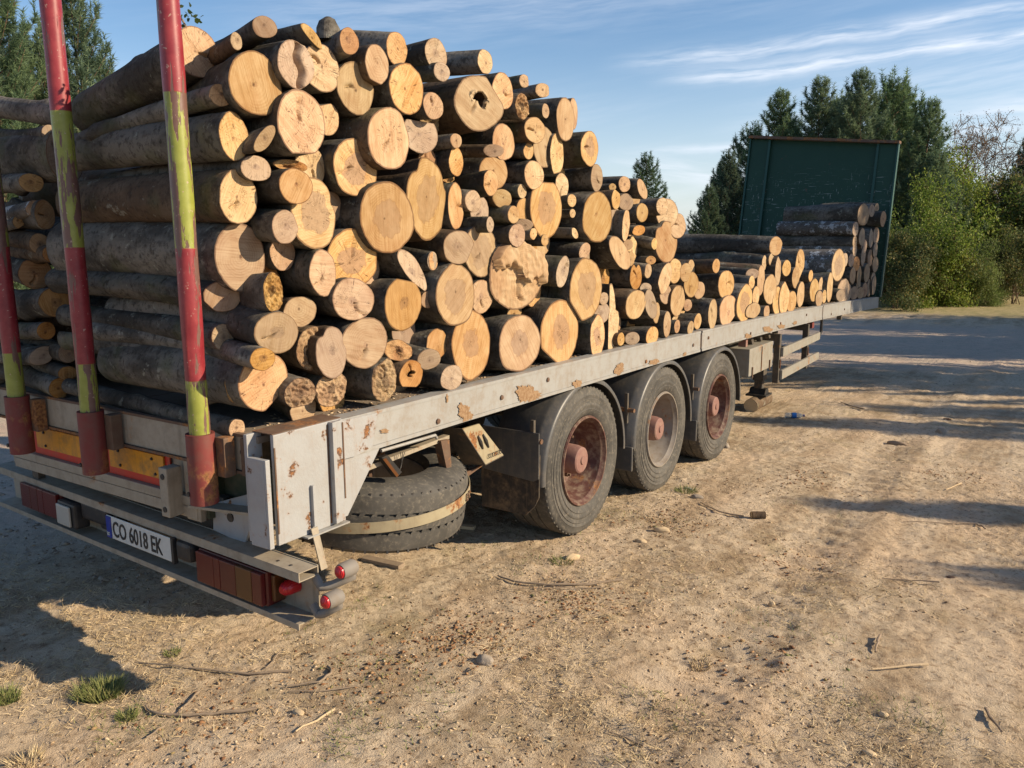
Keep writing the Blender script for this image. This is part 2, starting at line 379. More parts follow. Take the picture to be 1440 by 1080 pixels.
def headboard_mat():
    m, g = new_mat('scratched_green_paint'); v, r = coords(g)
    n = g.noise(v, 2.5, 5, .6); c = g.mix(n, (.014, .045, .026), (.020, .060, .036))
    s1 = g.noise(g.vm('MULTIPLY', v, (1.2, 9, 14)), 3.0, 5, .7); s2 = g.noise(g.vm('MULTIPLY', v, (14, 9, 1.2)), 3.0, 5, .7)
    z = g.n('SeparateXYZ', {0: g.n('TexCoord', out=None).outputs['Object']}, out=None).outputs[2]
    low = g.smooth(z, 3.3, 2.4, .0, 1.0)
    mk = g.m('MULTIPLY', g.m('MAXIMUM', g.smooth(s1, .61, .65), g.smooth(s2, .62, .66)), low)
    c = g.mix(g.m('MULTIPLY', mk, .7), c, (.34, .38, .34))
    c = g.mix(g.smooth(g.noise(v, 7.0, 6, .7), .66, .70, 0, .8), c, (.09, .05, .03))
    finish(g, c, .5, n, .2, .01); return m
M['head'] = headboard_mat()

# ------------------------------------------------------------------ ground
def vnoise(x, y, seed=0):
    xi = np.floor(x).astype(np.int64); yi = np.floor(y).astype(np.int64); fx = x - xi; fy = y - yi
    def h(a, b):
        n = (a * 374761393 + b * 668265263 + seed * 974634777) & 0x7fffffff
        n = ((n ^ (n >> 13)) * 1274126177) & 0x7fffffff
        return ((n ^ (n >> 16)) & 0xffff) / 65535.0
    u = fx * fx * (3 - 2 * fx); w = fy * fy * (3 - 2 * fy)
    return (h(xi, yi) * (1 - u) + h(xi + 1, yi) * u) * (1 - w) + (h(xi, yi + 1) * (1 - u) + h(xi + 1, yi + 1) * u) * w
def fbm(x, y, f, o=4, seed=0):
    t = 0; a = 1; s = 0
    for i in range(o): t = t + a * vnoise(x * f, y * f, seed + i); s += a; a *= .5; f *= 2.03
    return t / s - .5
def base_z(x, y):
    y = np.asarray(y, float)
    return np.where(y < 10, -.0334 * y, -.334 - .018 * (y - 10) * np.exp(-np.maximum(y - 10, 0) / 60))
def ground_z(x, y):
    x = np.asarray(x, float); y = np.asarray(y, float)
    near = np.clip(1 - (np.hypot(x, y - 3) - 9) / 20, 0, 1)
    z = base_z(x, y) + .10 * fbm(x, y, .35, 3, 5) * np.clip((np.hypot(x + 1, y - 3) - 2) / 6, .15, 1)
    z = z + near * (.030 * fbm(x, y, 2.6, 4, 11) + .034 * np.abs(fbm(x, y, 9.0, 3, 31)) + .019 * fbm(x, y, 30, 2, 51))
    for rx_, wd in ((1.25, .20), (3.1, .22)):
        c_ = rx_ + .12 * np.sin(y * .5) + .25 * fbm(x * 0 + rx_, y, .4, 2, 61); e_ = np.exp(-((x - c_) / wd) ** 2); z = z - near * e_ * (.022 + .012 * np.sin(y * 26)) + near * .014 * np.exp(-((x - c_ - wd * 1.6) / .09) ** 2)
    # churned wheel ruts on the far track
    rut = np.exp(-((y - 24.5 - .12 * x) / 1.6) ** 2) * (x > -14)
    z = z + rut * .16 * np.abs(fbm(x, y, 2.2, 3, 77))
    return z
def grow(a, b, fine0, fine1, step, k=1.11):
    m = list(np.arange(fine0, fine1, step)); s = step; p = fine1; up = []
    while p < b: up.append(p); s *= k; p += s
    up.append(b); s = step; p = fine0 - step; dn = []
    while p > a: dn.append(p); s *= k; p -= s
    dn.append(a); return np.array(dn[::-1] + m + up)
gx = grow(-900, 700, -2.6, 4.2, .022, 1.045); gy = grow(-60, 1300, -1.6, 5.6, .022, 1.028)
GX, GY = np.meshgrid(gx, gy)
GZ = ground_z(GX, GY)
V = np.stack([GX.ravel(), GY.ravel(), GZ.ravel()], 1)
nx, ny = len(gx), len(gy)
idx = np.arange(nx * ny).reshape(ny, nx)
F = np.stack([idx[:-1, :-1].ravel(), idx[:-1, 1:].ravel(), idx[1:, 1:].ravel(), idx[1:, :-1].ravel()], 1)
m, g = new_mat('dry_dirt')
v = g.n('NewGeometry', out=None).outputs['Position']
xy = g.n('SeparateXYZ', {0: v}, out=None); X_, Y_ = xy.outputs[0], xy.outputs[1]
n1 = g.noise(v, .7, 5, .6); n2 = g.noise(v, 4.0, 6, .68); n3 = g.noise(v, 26.0, 6, .72); n4 = g.noise(v, 130.0, 4, .7); n5 = g.noise(g.vm('ADD', v, (7, 3, 0)), 1.7, 5, .65)
c = g.mix(g.smooth(n2, .36, .62), (.33, .245, .155), (.52, .42, .295))
c = g.mix(g.smooth(n1, .40, .60, 0, .75), c, (.58, .44, .30))                       # bare trodden dust
wv_ = g.noise(g.vm('MULTIPLY', v, (2.2, .28, 1)), 1.3, 4, .55)
c = g.mix(g.smooth(wv_, .50, .62, 0, .6), c, (.60, .49, .355))
c = g.mix(g.smooth(wv_, .46, .34, 0, .5), c, (.29, .21, .13))
c = g.mix(g.smooth(n3, .50, .66, 0, .75), c, (.20, .135, .08))
c = g.mix(g.smooth(n5, .55, .72, 0, .45), c, (.29, .235, .12))                        # thin dry turf
c = g.mix(g.smooth(n4, .60, .72, 0, .6), c, (.64, .52, .38))                         # grit
# the crushed stone road on the left of the trailer and beyond its front
road = g.m('MAXIMUM', g.smooth(g.m('ADD', X_, g.m('MULTIPLY', n2, 1.2)), -1.2, -3.2), g.smooth(g.m('ADD', g.m('ADD', Y_, g.m('MULTIPLY', X_, -.55)), g.m('MULTIPLY', n1, 3.0)), 14.0, 15.5))
road = g.m('MULTIPLY', road, g.smooth(g.m('ADD', g.m('SUBTRACT', Y_, g.m('MULTIPLY', X_, .12)), g.m('MULTIPLY', n2, 3.0)), 25.5, 23.0))
rc = g.mix(g.smooth(n3, .35, .65), (.36, .30, .24), (.52, .44, .355))
pk = g.smooth(g.m('ADD', n2, g.m('MULTIPLY', n3, .5)), .70, .84, 0, .6)
rc = g.mix(pk, rc, (.56, .41, .325))
c = g.mix(g.m('MULTIPLY', road, .85), c, rc)
far = g.smooth(g.m('ADD', Y_, g.m('MULTIPLY', n1, 5.0)), 27.0, 30.0)
c = g.mix(far, c, g.mix(g.smooth(n2, .35, .65), (.40, .32, .18), (.24, .22, .10)))
h = g.m('ADD', g.m('MULTIPLY', n3, 1.0), g.m('MULTIPLY', n4, .5))
finish(g, c, .95, h, .85, .022, spec=.1)
ground = link('ground', tri_mesh('ground', V, F, m, smooth=True)); tag(ground, kind='structure')
M['dirt'] = m

# ------------------------------------------------------------------ trailer
T = empty('log_trailer'); tag(T, 'long grey flatbed trailer loaded with cut logs, parked on the dirt', 'trailer')
XF = -2.50
def rail(y0, y1, x0=-.085, x1=0.0, n=6):
    mb = MB()
    ys = np.linspace(y0, y1, n)
    for zt, zb, xa, xb in ((.0, -.018, x0, x1), (-.019, -.160, x0 + .03, x1 - .004), (-.161, -.180, x0, x1)):
        top = []; bot = []
        for a, b in zip(ys, ys[1:]):
            mb.hexa([(xa, a, dz(a) + zb), (xb, a, dz(a) + zb), (xb, b, dz(b) + zb), (xa, b, dz(b) + zb), (xa, a, dz(a) + zt), (xb, a, dz(a) + zt), (xb, b, dz(b) + zt), (xa, b, dz(b) + zt)])
    bmesh.ops.remove_doubles(mb.bm, verts=mb.bm.verts, dist=.0005)
    return mb
joints = [.385, 4.69, 9.02, 10.75, 12.93]
for a, b in zip(joints, joints[1:]):
    rail(a + (.02 if a > 1 else 0), b - .02).build('side_rail', M['rail'], T)
    mb = MB(); mb.box(-.075, -.02, b - .02, b + .02, dz(b) - .17, dz(b) - .03); mb.tube([(-.012, b, dz(b) - .15), (-.012, b, dz(b) - .04)], .009, 8); mb.build('rail_hinge', M['rust'], T)
rail(.0, 12.93, XF, XF + .085, 14).build('side_rail', M['rail'], T)
# rust-edged bolts on the rail face
for k, y in enumerate((1.05, 1.62, 2.12, 3.55, 4.5, 4.86, 6.05, 7.1, 8.2, 9.5, 10.3)):
    mb = MB(); zc = dz(y) - .135 + .03 * (k % 3); mb.lathe([(-.006, .014), (.004, .014), (.006, .008), (.006, 0.0001)], (0, y, zc), 'x', 8); mb.build('rail_bolt', M['rust'], T)
# rust that has come through the paint, each stain with a shape of its own
for k, (px, py, rx_, ry_) in enumerate(((654, 581, 11, 14), (743, 555, 16, 17), (812, 540, 6, 8), (871, 519, 7, 10), (920, 509, 9, 4), (629, 560, 2, 6), (1053, 474, 6, 5), (1080, 463, 7, 5), (1099, 459, 5, 4), (1118, 454, 3, 3), (963, 498, 3, 3), (541, 606, 8, 3))):
    c_ = onx(px, py, .0015); rs_ = random.Random(k * 7 + 1); j1 = onx(px + 1, py, .0015) - c_; j2 = onx(px, py + 1, .0015) - c_; pp = []
    for q in range(60):
        t = 2 * math.pi * q / 60; r_ = .85 + .18 * math.sin(2 * t + k) + .12 * math.sin(5 * t + 2 * k) + rs_.uniform(-.16, .16)
        v_ = c_ + j1 * rx_ * r_ * math.cos(t) + j2 * ry_ * r_ * math.sin(t); v_[2] = min(v_[2], dz(v_[1]) - .004); v_[2] = max(v_[2], dz(v_[1]) - .177); pp.append(v_)
    mb = MB(); mb.prism(pp, (.0006, 0, 0)); mb.build('rust_stain', M['stain'], T)
# deck boards across the whole bed
yb = .0
k = 0
while yb < 12.9:
    y2 = min(yb + 1.22, 12.92)
    for xa, xb in ((XF + .09, -1.26), (-1.25, -.09)):
        mb = MB(); q = dz(yb) - .012; q2 = dz(y2) - .012
        mb.hexa([(xa, yb + .003, q - .03), (xb, yb + .003, q - .03), (xb, y2 - .003, q2 - .03), (xa, y2 - .003, q2 - .03), (xa, yb + .003, q), (xb, yb + .003, q), (xb, y2 - .003, q2), (xa, y2 - .003, q2)], .004)
        mb.build('deck_board', M['deck'], T)
    yb = y2; k += 1
# main beams and cross members under the deck
for xc in (-1.75, -.75):
    mb = MB(); mb.hexa([(xc - .06, .15, .70), (xc + .06, .15, .70), (xc + .06, 12.6, .62), (xc - .06, 12.6, .62), (xc - .06, .15, 1.085), (xc + .06, .15, 1.085), (xc + .06, 12.6, .84), (xc - .06, 12.6, .84)])
    mb.build('chassis_beam', M['frame'], T)
for y in np.arange(.8, 12.6, .62):
    mb = MB(); z = dz(y); mb.box(XF + .1, -.09, y - .03, y + .03, z - .135, z - .045); mb.build('cross_member', M['frame'], T)

# rear end -----------------------------------------------------------------
mb = MB(); mb.box(XF, -.11, -.02, .04, .985, 1.128, .004); mb.build('rear_beam', M['rear'], T)
mb = MB(); mb.box(XF, -.11, -.025, .0, 1.128, 1.140); mb.box(XF, -.11, -.03, -.002, .972, .984); mb.build('rear_beam_edge', M['rust'], T)
mb = MB(); mb.box(-2.2, -.50, .03, .05, .705, .97); mb.build('rear_panel', M['rear'], T)
mb = MB(); mb.box(-2.12, -.52, -.01, .028, .757, .800, .004); mb.box(-2.12, -.52, -.004, .028, .700, .752, .004); mb.build('lower_rear_beam', M['rear'], T)
for xa, xb in ((-1.92, -1.30), (-1.24, -.72)):
    mb = MB(); mb.box(xa, xb, .014, .022, .802, .958); r = mb.build('reflector_board', M['red'], T)
    tag(r, 'red bordered yellow reflective board with soot smudges')
    mb = MB(); mb.box(xa + .05, xb - .035, .004, .012, .842, .952); mb.build('reflector_face', M['yellow'], r)
    for bx, bz in ((xa + .13, .93), (xa + .14, .86), (xb - .12, .93), (xb - .10, .86)):
        mb = MB(); mb.lathe([(-.006, .0001), (-.006, .006), (.0, .008)], (bx, .003, bz), 'y', 8); mb.build('screw', M['black'], r)
# rubber buffer, dark bracket and holes right of the boards
mb = MB(); mb.box(-.675, -.615, -.075, .0, .71, .935, .006); bf = mb.build('rubber_buffer', M['rear'], T)
for z in (.745, .895):
    mb = MB(); mb.lathe([(-.0785, .0001), (-.0785, .013), (-.072, .014)], (-.645, 0, z), 'y', 12); mb.build('buffer_hole', M['black'], bf)
mb = MB(); mb.box(-.60, -.50, .0, .028, .69, .96, .004); mb.build('bracket_plate', M['rear'], T)
mb = MB(); mb.box(-.50, -.06, .12, .14, .78, .965); mb.box(-.50, -.48, .03, .33, .70, 1.08); mb.build('green_inner_box', M['greendim'], T)
mb = MB(); mb.hexa([(-.56, -.02, .752), (-.10, -.02, .80), (-.10, .30, .80), (-.56, .30, .752), (-.56, -.02, .764), (-.10, -.02, .812), (-.10, .30, .812), (-.56, .30, .764)]); mb.build('inner_shelf', M['rear'], T)
# folded lower bracket with the round hole
P_ = [ony(300, 708, .06), ony(368, 690, .06), ony(366, 700, .06), ony(344, 766, .06), ony(300, 745, .06)]
mb = MB(); mb.prism([P_[0], P_[1], P_[3], P_[4]], (0, .012, 0)); lb = mb.build('bracket_plate', M['plate'], T); tag(lb, 'white folded bracket plate with a round hole')
hc = ony(323, 728, .055); mb = MB(); mb.lathe([(-.003, .0001), (-.003, .020), (.004, .022)], (hc[0], .058, hc[2]), 'y', 16); mb.build('round_hole', M['black'], lb)
# details on the end of the rear beam
mb = MB(); q = ony(314, 642, -.02); mb.box(q[0] - .035, q[0] + .035, -.030, -.021, q[2] - .04, q[2] + .04, .003); mb.build('welded_pad', M['rear'], T)
mb = MB(); q = ony(341, 636, -.02); mb.lathe([(-.0225, .0001), (-.0225, .013), (-.019, .014)], (q[0], 0, q[2]), 'y', 16); mb.build('round_hole', M['black'], T)
mb = MB(); mb.box(-.155, -.135, -.034, -.021, .97, 1.125); mb.build('welded_rib', M['rust'], T)
# corner plate (right side) with folded ribs
mb = MB()
mb.box(-.12, -.100, -.045, .03, .70, 1.150, .003)                                # return flange at the back
mb.box(-.100, .0, -.052, -.028, .69, 1.06, .004)
mb.build('corner_flange', M['plate'], T)
zt = 1.152
mb = MB(); mb.hexa([(-.012, .0, .690), (.006, .0, .690), (.006, .375, .690), (-.012, .375, .690), (-.012, .0, zt), (.006, .0, zt), (.006, .375, zt), (-.012, .375, zt)], .003)
cp = mb.build('corner_plate', M['plate'], T); tag(cp, 'white painted steel corner plate with rust along its ribs')
for y0, y1, z0, z1, px in ((-.05, -.028, .69, 1.06, .012), (.295, .315, .70, 1.15, .034), (.355, .372, .78, 1.15, .018), (.178, .192, .72, .90, .024)):
    mb = MB(); mb.box(-.005, px, y0, y1, z0, z1, .002); mb.build('folded_rib', M['plate'], cp)
mb = MB(); mb.box(.0065, .030, .3155, .354, .70, 1.15, .002); mb.build('angle_iron', M['plate'], cp)
for y0, z0, z1, px in ((.2865, .70, 1.14, .009), (.3525, .80, 1.14, .033), (-.0005, .74, 1.1, .0085)): mb = MB(); mb.box(.004, px, y0, y0 + .007, z0, z1); mb.build('rust_seam', M['rust'], cp)
mb = MB(); mb.box(-.06, .034, .13, .375, .682, .689); mb.build('edge_strip', M['rail'], cp); mb = MB(); mb.box(-.12, .0, .0, .375, 1.1525, 1.156); mb.build('edge_strip', M['rust'], cp)
mb = MB(); mb.prism([(-.004, .376, .70), (-.004, .40, .70), (-.004, .62, .963), (-.004, .376, .963)], (-.012, 0, 0)); mb.build('gusset', M['plate'], T)
mb = MB(); mb.prism([(.0045, .372, 1.140), (.0045, .60, 1.135), (.0045, .56, .985), (.0045, .45, .965), (.0045, .372, .968)], (.004, 0, 0)); mb.build('welded_patch', M['plate'], T)

# bumper -----------------------------------------------------------------
yaw = -math.atan2(.11, 2.61)
bmp = empty('bumper', (.165, -.045, 0)); bmp.rotation_euler = (0, 0, yaw)
BL = 2.70
def bpt(x, y, z):      # local -> x measured leftwards from the near end
    return (-x, y, z)
mb = MB(); mb.box(-BL, 0, .0, .004, .585, .6205); mb.box(-BL, 0, .0, .0945, .621, .625); mb.box(-BL, 0, .0045, .0945, .585, .589)
mb.box(-BL, 0, .095, .100, .402, .628); mb.box(-BL, -.01, .0, .0945, .402, .407); mb.box(-BL, -.01, -.0045, -.0005, .382, .408)
mb.prism([(-BL, .1005, .6205), (-.60, .1005, .6205), (-.42, .1005, .6205), (-.60, .20, .6205), (-BL, .215, .6205)], (0, 0, .004))
tag(mb.build('bumper', M['rear'], bmp), 'bent steel channel bumper bar')
for x in (-.09, -.17):
    mb = MB(); mb.lathe([(.0, .0001), (.0, .007), (-.002, .008)], (x, .035, .627), 'z', 10); mb.build('bolt_hole', M['black'], bmp)
def lamp_cluster(x0, x1, z0, z1, segs, lab):
    mb = MB(); mb.box(x0 - .008, x1 + .008, .0, .094, z0 - .006, z1 + .006, .008); L = mb.build('tail_light', M['lensdark'], bmp); tag(L, lab)
    x = x0
    for w, mt in segs:
        w *= (x1 - x0); mb = MB(); mb.box(x + .001, x + w - .001, -.022, -.0005, z0, z1, .004); mb.build('lens', M[mt], L); x += w
    return L
def bl(px, py, y=.0):       # pixel to bumper-local x, z on its rear plane
    q = ony(px, py, -.03); return q[0] - .165, q[2]
lamp_cluster(-.67, -.215, .432, .572, ((.28, 'lensred'), (.10, 'lensred'), (.24, 'lensdark'), (.24, 'lensorange'), (.14, 'lensred')), 'right rear light cluster, red with orange section')
lamp_cluster(-2.34, -1.93, .455, .59, ((.28, 'lensdark'), (.2, 'lensdark'), (.16, 'lensred'), (.36, 'lensred')), 'left rear light cluster in shade')
mb = MB(); mb.box(-.2055, -.185, .02, .08, .445, .56, .006); mb.build('side_lens', M['lensorange'], bmp)
mb = MB(); mb.lathe([(.015, .0001), (.016, .015), (.03, .027), (.045, .029), (.05, .031), (.094, .033)], (-.135, .0, .512), 'y', 20); rl = mb.build('reflector_lamp', M['lensbright'], bmp, smooth=True)
# reversing lamp
mb = MB(); mb.box(-1.905, -1.725, -.03, .05, .440, .575, .015); rv = mb.build('reversing_lamp', M['black'], bmp)
mb = MB(); mb.box(-1.89, -1.755, -.045, -.032, .452, .562, .008); mb.build('lens', M['lensclear'], rv)
mb = MB(); mb.box(-1.72, -1.45, -.0, .05, .50, .60, .02); mb.box(-1.60, -1.42, .03, .09, .46, .59, .02); mb.build('lamp_bracket', M['black'], bmp)
# number plate
mb = MB(); mb.box(-1.43, -.87, -.016, -.010, .468, .583, .004); pl = mb.build('number_plate', M['white'], bmp); tag(pl, 'white number plate reading CO 6018 EK')
mb = MB(); mb.box(-1.427, -1.385, -.020, -.0165, .471, .580); bb = mb.build('blue_band', M['blue'], pl)
def text_mesh(s, size, name, mat, parent, loc, sx=1.0):
    cu = bpy.data.curves.new(name, 'FONT'); cu.body = s; cu.size = size; cu.extrude = .0012; cu.resolution_u = 3; cu.offset = .0012 * size / .1
    o = bpy.data.objects.new('tmp', cu); col.objects.link(o); dg = bpy.context.evaluated_depsgraph_get()
    me = bpy.data.meshes.new_from_object(o.evaluated_get(dg)); bpy.data.objects.remove(o); me.materials.clear(); me.materials.append(mat)
    r = link(name, me, parent, loc, (math.pi / 2, 0, 0)); r.scale = (sx, 1, 1); return r
text_mesh('BG', .024, 'country_letters', M['white'], pl, (-1.421, -.0215, .483), .75)
text_mesh('CO 6018 EK', .112, 'plate_characters', M['black'], pl, (-1.374, -.0175, .486), .735)
mb = MB(); mb.box(-.865, -.845, -.02, .0, .465, .588); mb.build('plate_clip', M['black'], bmp)
mb = MB(); mb.box(-.83, -.715, -.02, .075, .495, .585, .02); mb.build('plate_lamp', M['black'], bmp)
# marker lamps on curved rubber arms
for (lx, ly), (ax, ay), zoff in (((482, 803), (444, 812), 0), ((462, 845), (440, 850), 0)):
    c = onx(lx, ly, .27); a = onx(ax, ay, .16)
    R_ = Matrix.Rotation(-yaw, 3, 'Z')
    tl = lambda p: R_ @ (Vector(p) - Vector((.165, -.045, 0)))
    c = Vector(c); a = Vector(a)
    path = [a, a + Vector((.03, 0, -.035)), a * .45 + c * .55 + Vector((.0, .01, -.05)), c + Vector((.01, .045, -.035)), c + Vector((.0, .05, -.004))]
    pts = []
    for i in range(len(path) - 1):
        for t in (0, .5): pts.append(path[i].lerp(path[i + 1], t))
    pts.append(path[-1])
    mb = MB(); mb.tube([tl(p) for p in pts], .019, 12); arm = mb.build('marker_arm', M['lampgrey'], bmp, smooth=True, angle=1.2)
    cl = tl(c)
    mb = MB(); mb.lathe([(-.012, .022), (-.014, .030), (-.004, .033), (.05, .034), (.062, .028), (.064, .0001)], cl + Vector((0, .0, .0)), 'y', 22); mk = mb.build('marker_lamp', M['lampgrey'], bmp, smooth=True)
    mb = MB(); mb.lathe([(-.034, .0001), (-.031, .014), (-.022, .025), (-.008, .0285)], cl, 'y', 18); mb.build('red_lens', M['lensbright'], mk, smooth=True)
# flat bar hanging from the corner to the bumper
mb = MB(); a = Vector(onx(441, 742, .02)); b = Vector(onx(455, 800, .05)); mb.hexa([b + Vector((0, -.018, 0)), b + Vector((.006, -.018, 0)), b + Vector((.006, .018, 0)), b + Vector((0, .018, 0)), a + Vector((0, -.018, 0)), a + Vector((.006, -.018, 0)), a + Vector((.006, .018, 0)), a + Vector((0, .018, 0))]); mb.build('hanger_bar', M['rear'], T)
for x in (-.45, -2.05):
    mb = MB(); mb.box(x - .03, x + .03, .062, .10, .60, .80); mb.build('bumper_bracket', M['frame'], T)

# stake sockets -----------------------------------------------------------
SX = (-.292, -1.095, -1.765, -2.42)
for i, x in enumerate(SX):
    mb = MB(); mb.lathe([(.855, .045), (.855, .057), (1.148, .057), (1.148, .045), (.855, .045)], (x, -.12, 0), 'z', 28); s = mb.build('stake_socket', M['socket'], T, smooth=True)
    mb = MB(); mb.box(x + .045, x + .10, -.085, -.0315, .965, 1.13, .004); mb.build('socket_bracket', M['rust'], s)
    mb = MB(); mb.lathe([(-.1925, .0001), (-.1925, .009), (-.186, .010)], (x - .026, .013, .90), 'y', 10); mb.build('socket_hole', M['black'], s)

# spare tyre carrier ------------------------------------------------------
mb = MB(); a = Vector(onx(590, 668, -.06)); 
p0 = Vector(onx(536, 683, -.03)); 
mb.tube([onx(536, 634, -.02), onx(612, 612, -.02), onx(614, 616, -.03)], .008, 8); mb.build('spring_bar', M['rail'], T)
mb = MB(); mb.prism([onx(505, 660, -.12), onx(632, 612, -.12), onx(632, 617, -.12), onx(505, 667, -.12)], (-.04, 0, 0)); mb.build('carrier_angle', M['rear'], T)
mb = MB(); mb.prism([onx(620, 620, -.1), onx(632, 618, -.1), onx(636, 668, -.1), onx(630, 668, -.1)], (-.05, 0, 0)); mb.build('carrier_angle', M['rust'], T)
mb = MB(); q = [Vector(onx(*p, -.08)) for p in ((537, 644), (546, 640), (566, 664), (558, 672))]
mb.prism(q, (-.035, .0, 0), .003); sl = mb.build('side_marker', M['black'], T); mb = MB(); q = [Vector(onx(*p, -.0795)) + Vector((.004, 0, 0)) for p in ((538, 646), (542, 644), (560, 668), (557, 671))]; mb.prism(q, (-.003, 0, 0)); mb.build('orange_lens', M['lensorange'], sl)
for k in range(3):
    mb = MB(); a = Vector(onx(563 + 3 * k, 636, -.09)); b = Vector(onx(560 + 2 * k, 668 - 5 * k, -.09)); mb.tube([a, a.lerp(b, .5) + Vector((0, .02 - .012 * k, 0)), b], .002, 5); mb.build('wire', M['black'], T)
# slotted bracket hanging beside the tyre
q = [Vector(onx(*p, -.12)) for p in ((651, 603), (674, 596), (708, 640), (683, 653))]
mb = MB(); mb.prism(q, (-.010, .0, 0)); sb = mb.build('slotted_bracket', M['strap'], T)
mb = MB(); mb.prism([q[0], q[3], q[3] + Vector((-.16, 0, -.02)), q[0] + Vector((-.16, 0, 0))], (0, -.006, 0)); mb.prism([q[3], q[2], q[2] + Vector((-.16, 0, -.02)), q[3] + Vector((-.16, 0, -.02))], (0, 0, -.006)); mb.build('bracket_flange', M['frame'], sb)
for s in ((672, 613, 679, 631), (679, 611, 687, 629)):
    a = Vector(onx(s[0], s[1], -.118)); b = Vector(onx(s[2], s[3], -.118)); mb = MB(); mb.tube([a, a.lerp(b, .5), b], [.006, .013, .006], 8); mb.build('slot', M['black'], sb)
mb = MB()
for k in range(4): a = Vector(onx(689 + 5 * k, 641 - 2 * k, -.11)); mb.tube([a + Vector((.0, .012 * math.cos(t), .012 * math.sin(t))) for t in np.linspace(0, 6.0, 10)], .0025, 5)
mb.build('wire', M['black'], sb)
mb = MB(); mb.prism([onx(636, 673, -.2), onx(683, 652, -.2), onx(650, 676, -.2)], (-.02, 0, 0)); mb.build('carrier_gusset', M['rust'], T)

# wheels --------------------------------------------------------------------
WY = [2.67, 3.98, 5.29]
def wheel_prof():
    R = .51
    return [(-.12, .30), (-.045, .298), (-.012, .315), (.0, .345), (.005, .358), (.001, .362), (.003, .376), (.006, .382), (.005, .398), (.001, .401), (.003, .428), (-.002, .432), (.002, .452), (-.004, .458), (-.006, .485), (-.018, .503), (-.04, R), (-.11, R), (-.112, R - .01), (-.122, R - .01), (-.124, R),
            (-.18, R), (-.182, R - .01), (-.192, R - .01), (-.194, R), (-.25, R), (-.252, R - .01), (-.262, R - .01), (-.264, R), (-.335, R), (-.36, .49), (-.375, .44), (-.37, .35), (-.34, .30)]
def tread_cuts(mb, c, axis):
    """small blocks proud along both tread shoulders"""
for i, y in enumerate(WY):
    zc = -.0334 * y + .505
    for side in (0, 1):
        x = -.03 if side == 0 else XF + .03
        s = 1 if side == 0 else -1
        mb = MB(); mb.lathe([(o * s, r) for o, r in wheel_prof()], (x, y, zc), 'x', 64)
        n = 64
        for k in range(n):
            t = 2 * math.pi * k / n + .02
            cs, sn = math.cos(t), math.sin(t); tx, ty = -sn, cs
            for o0, o1 in ((-.017, -.042),):
                P = []
                for rr in (.486, .5085):
                    for oo, w in ((o0, -.010), (o0, .010), (o1, .010), (o1, -.010)):
                        P.append((x + oo * s, y + cs * rr + tx * w, zc + sn * rr + ty * w))
                mb.hexa(P)
        w = mb.build('wheel', M['tyre'], T, smooth=True, angle=.9)
        if side == 0: tag(w, ['rearmost wheel with rusty red rim and torn mud flap behind', 'middle wheel with dusty silver rim', 'front wheel of the three with dull red rim'][i])
        rm = M['rimwhite'] if i == 1 else M['rimred']
        mb = MB(); mb.lathe([(-.010 * s, .312), (.002 * s, .306), (.002 * s, .296), (-.012 * s, .290), (-.03 * s, .276), (-.085 * s, .268), (-.10 * s, .258), (-.19 * s, .250), (-.215 * s, .235), (-.225 * s, .20), (-.215 * s, .13), (-.215 * s, .0001)], (x, y, zc), 'x', 56)
        r = mb.build('rim', rm, w, smooth=True, angle=.5)
        mb = MB(); mb.lathe([(-.215 * s, .135), (-.20 * s, .120), (-.19 * s, .105), (-.075 * s, .100), (-.035 * s, .090), (-.028 * s, .080), (-.026 * s, .030), (-.018 * s, .026), (-.018 * s, .0001)], (x, y, zc), 'x', 36)
        h = mb.build('hub_cap', M['hub'], w, smooth=True, angle=.5)
        for k in range(10):
            t = 2 * math.pi * k / 10 + .2 + i
            mb = MB(); mb.lathe([(-.22 * s, .017), (-.185 * s, .016), (-.183 * s, .010), (-.165 * s, .009), (-.165 * s, .0001)], (x, y + .168 * math.cos(t), zc + .168 * math.sin(t)), 'x', 6)
            mb.build('wheel_nut', M['rust'] if i != 1 else M['rimwhite'], w)
    mb = MB(); mb.tube([(XF + .3, y, zc), (-.3, y, zc)], .07, 14); mb.build('axle', M['frame'], T, smooth=True)
    # mudguard
    R0 = .595; prof = []
    a0, a1 = math.radians(-2), math.radians(182)
    mb = MB()
    mb.lathe([(-.40, R0 - .05), (-.39, R0), (-.33, R0 + .012), (-.08, R0 + .012), (-.055, R0 + .006), (-.035, R0 - .006), (-.015, R0 - .012), (-.004, R0 - .022), (-.004, R0 - .045), (-.010, R0 - .045), (-.012, R0 - .028), (-.03, R0 - .02), (-.08, R0 + .002), (-.33, R0 + .002), (-.38, R0 - .05), (-.40, R0 - .05)], (-.01, y, zc - .015), 'x', 40, a0, a1)
    fn = mb.build('mudguard', M['plasticgrey'], T, smooth=True, angle=.9)
    mb = MB(); q = y - R0 - .005; mb.tube([(-.45, q - .01, zc + .28), (.0, q - .02, zc + .27)], .016, 10); mb.build('mudguard_bar', M['rust'], T)
    mb = MB(); mb.box(-.075, -.05, q - .035, q - .012, zc + .17, zc + .40, .003); mb.build('bar_bracket', M['frame'], T)
# mud flap behind the first wheel
mb = MB(); y = WY[0] - .615
pts = [(-.46, y, .60), (-.012, y, .60), (-.012, y - .01, .33), (-.04, y - .015, .27), (-.07, y - .01, .24), (-.10, y - .02, .205), (-.44, y - .02, .205)]
mb.prism(pts, (0, -.012, 0), .002); f = mb.build('mud_flap', M['flap'], T); tag(f, 'muddy black rubber flap with a torn corner')
mb = MB(); mb.prism([(-.46, y - .014, .74), (-.01, y - .014, .74), (-.012, y - .014, .45), (-.05, y - .016, .43), (-.46, y - .016, .46)], (0, -.01, 0), .002); mb.build('upper_flap', M['plasticgrey'], f)
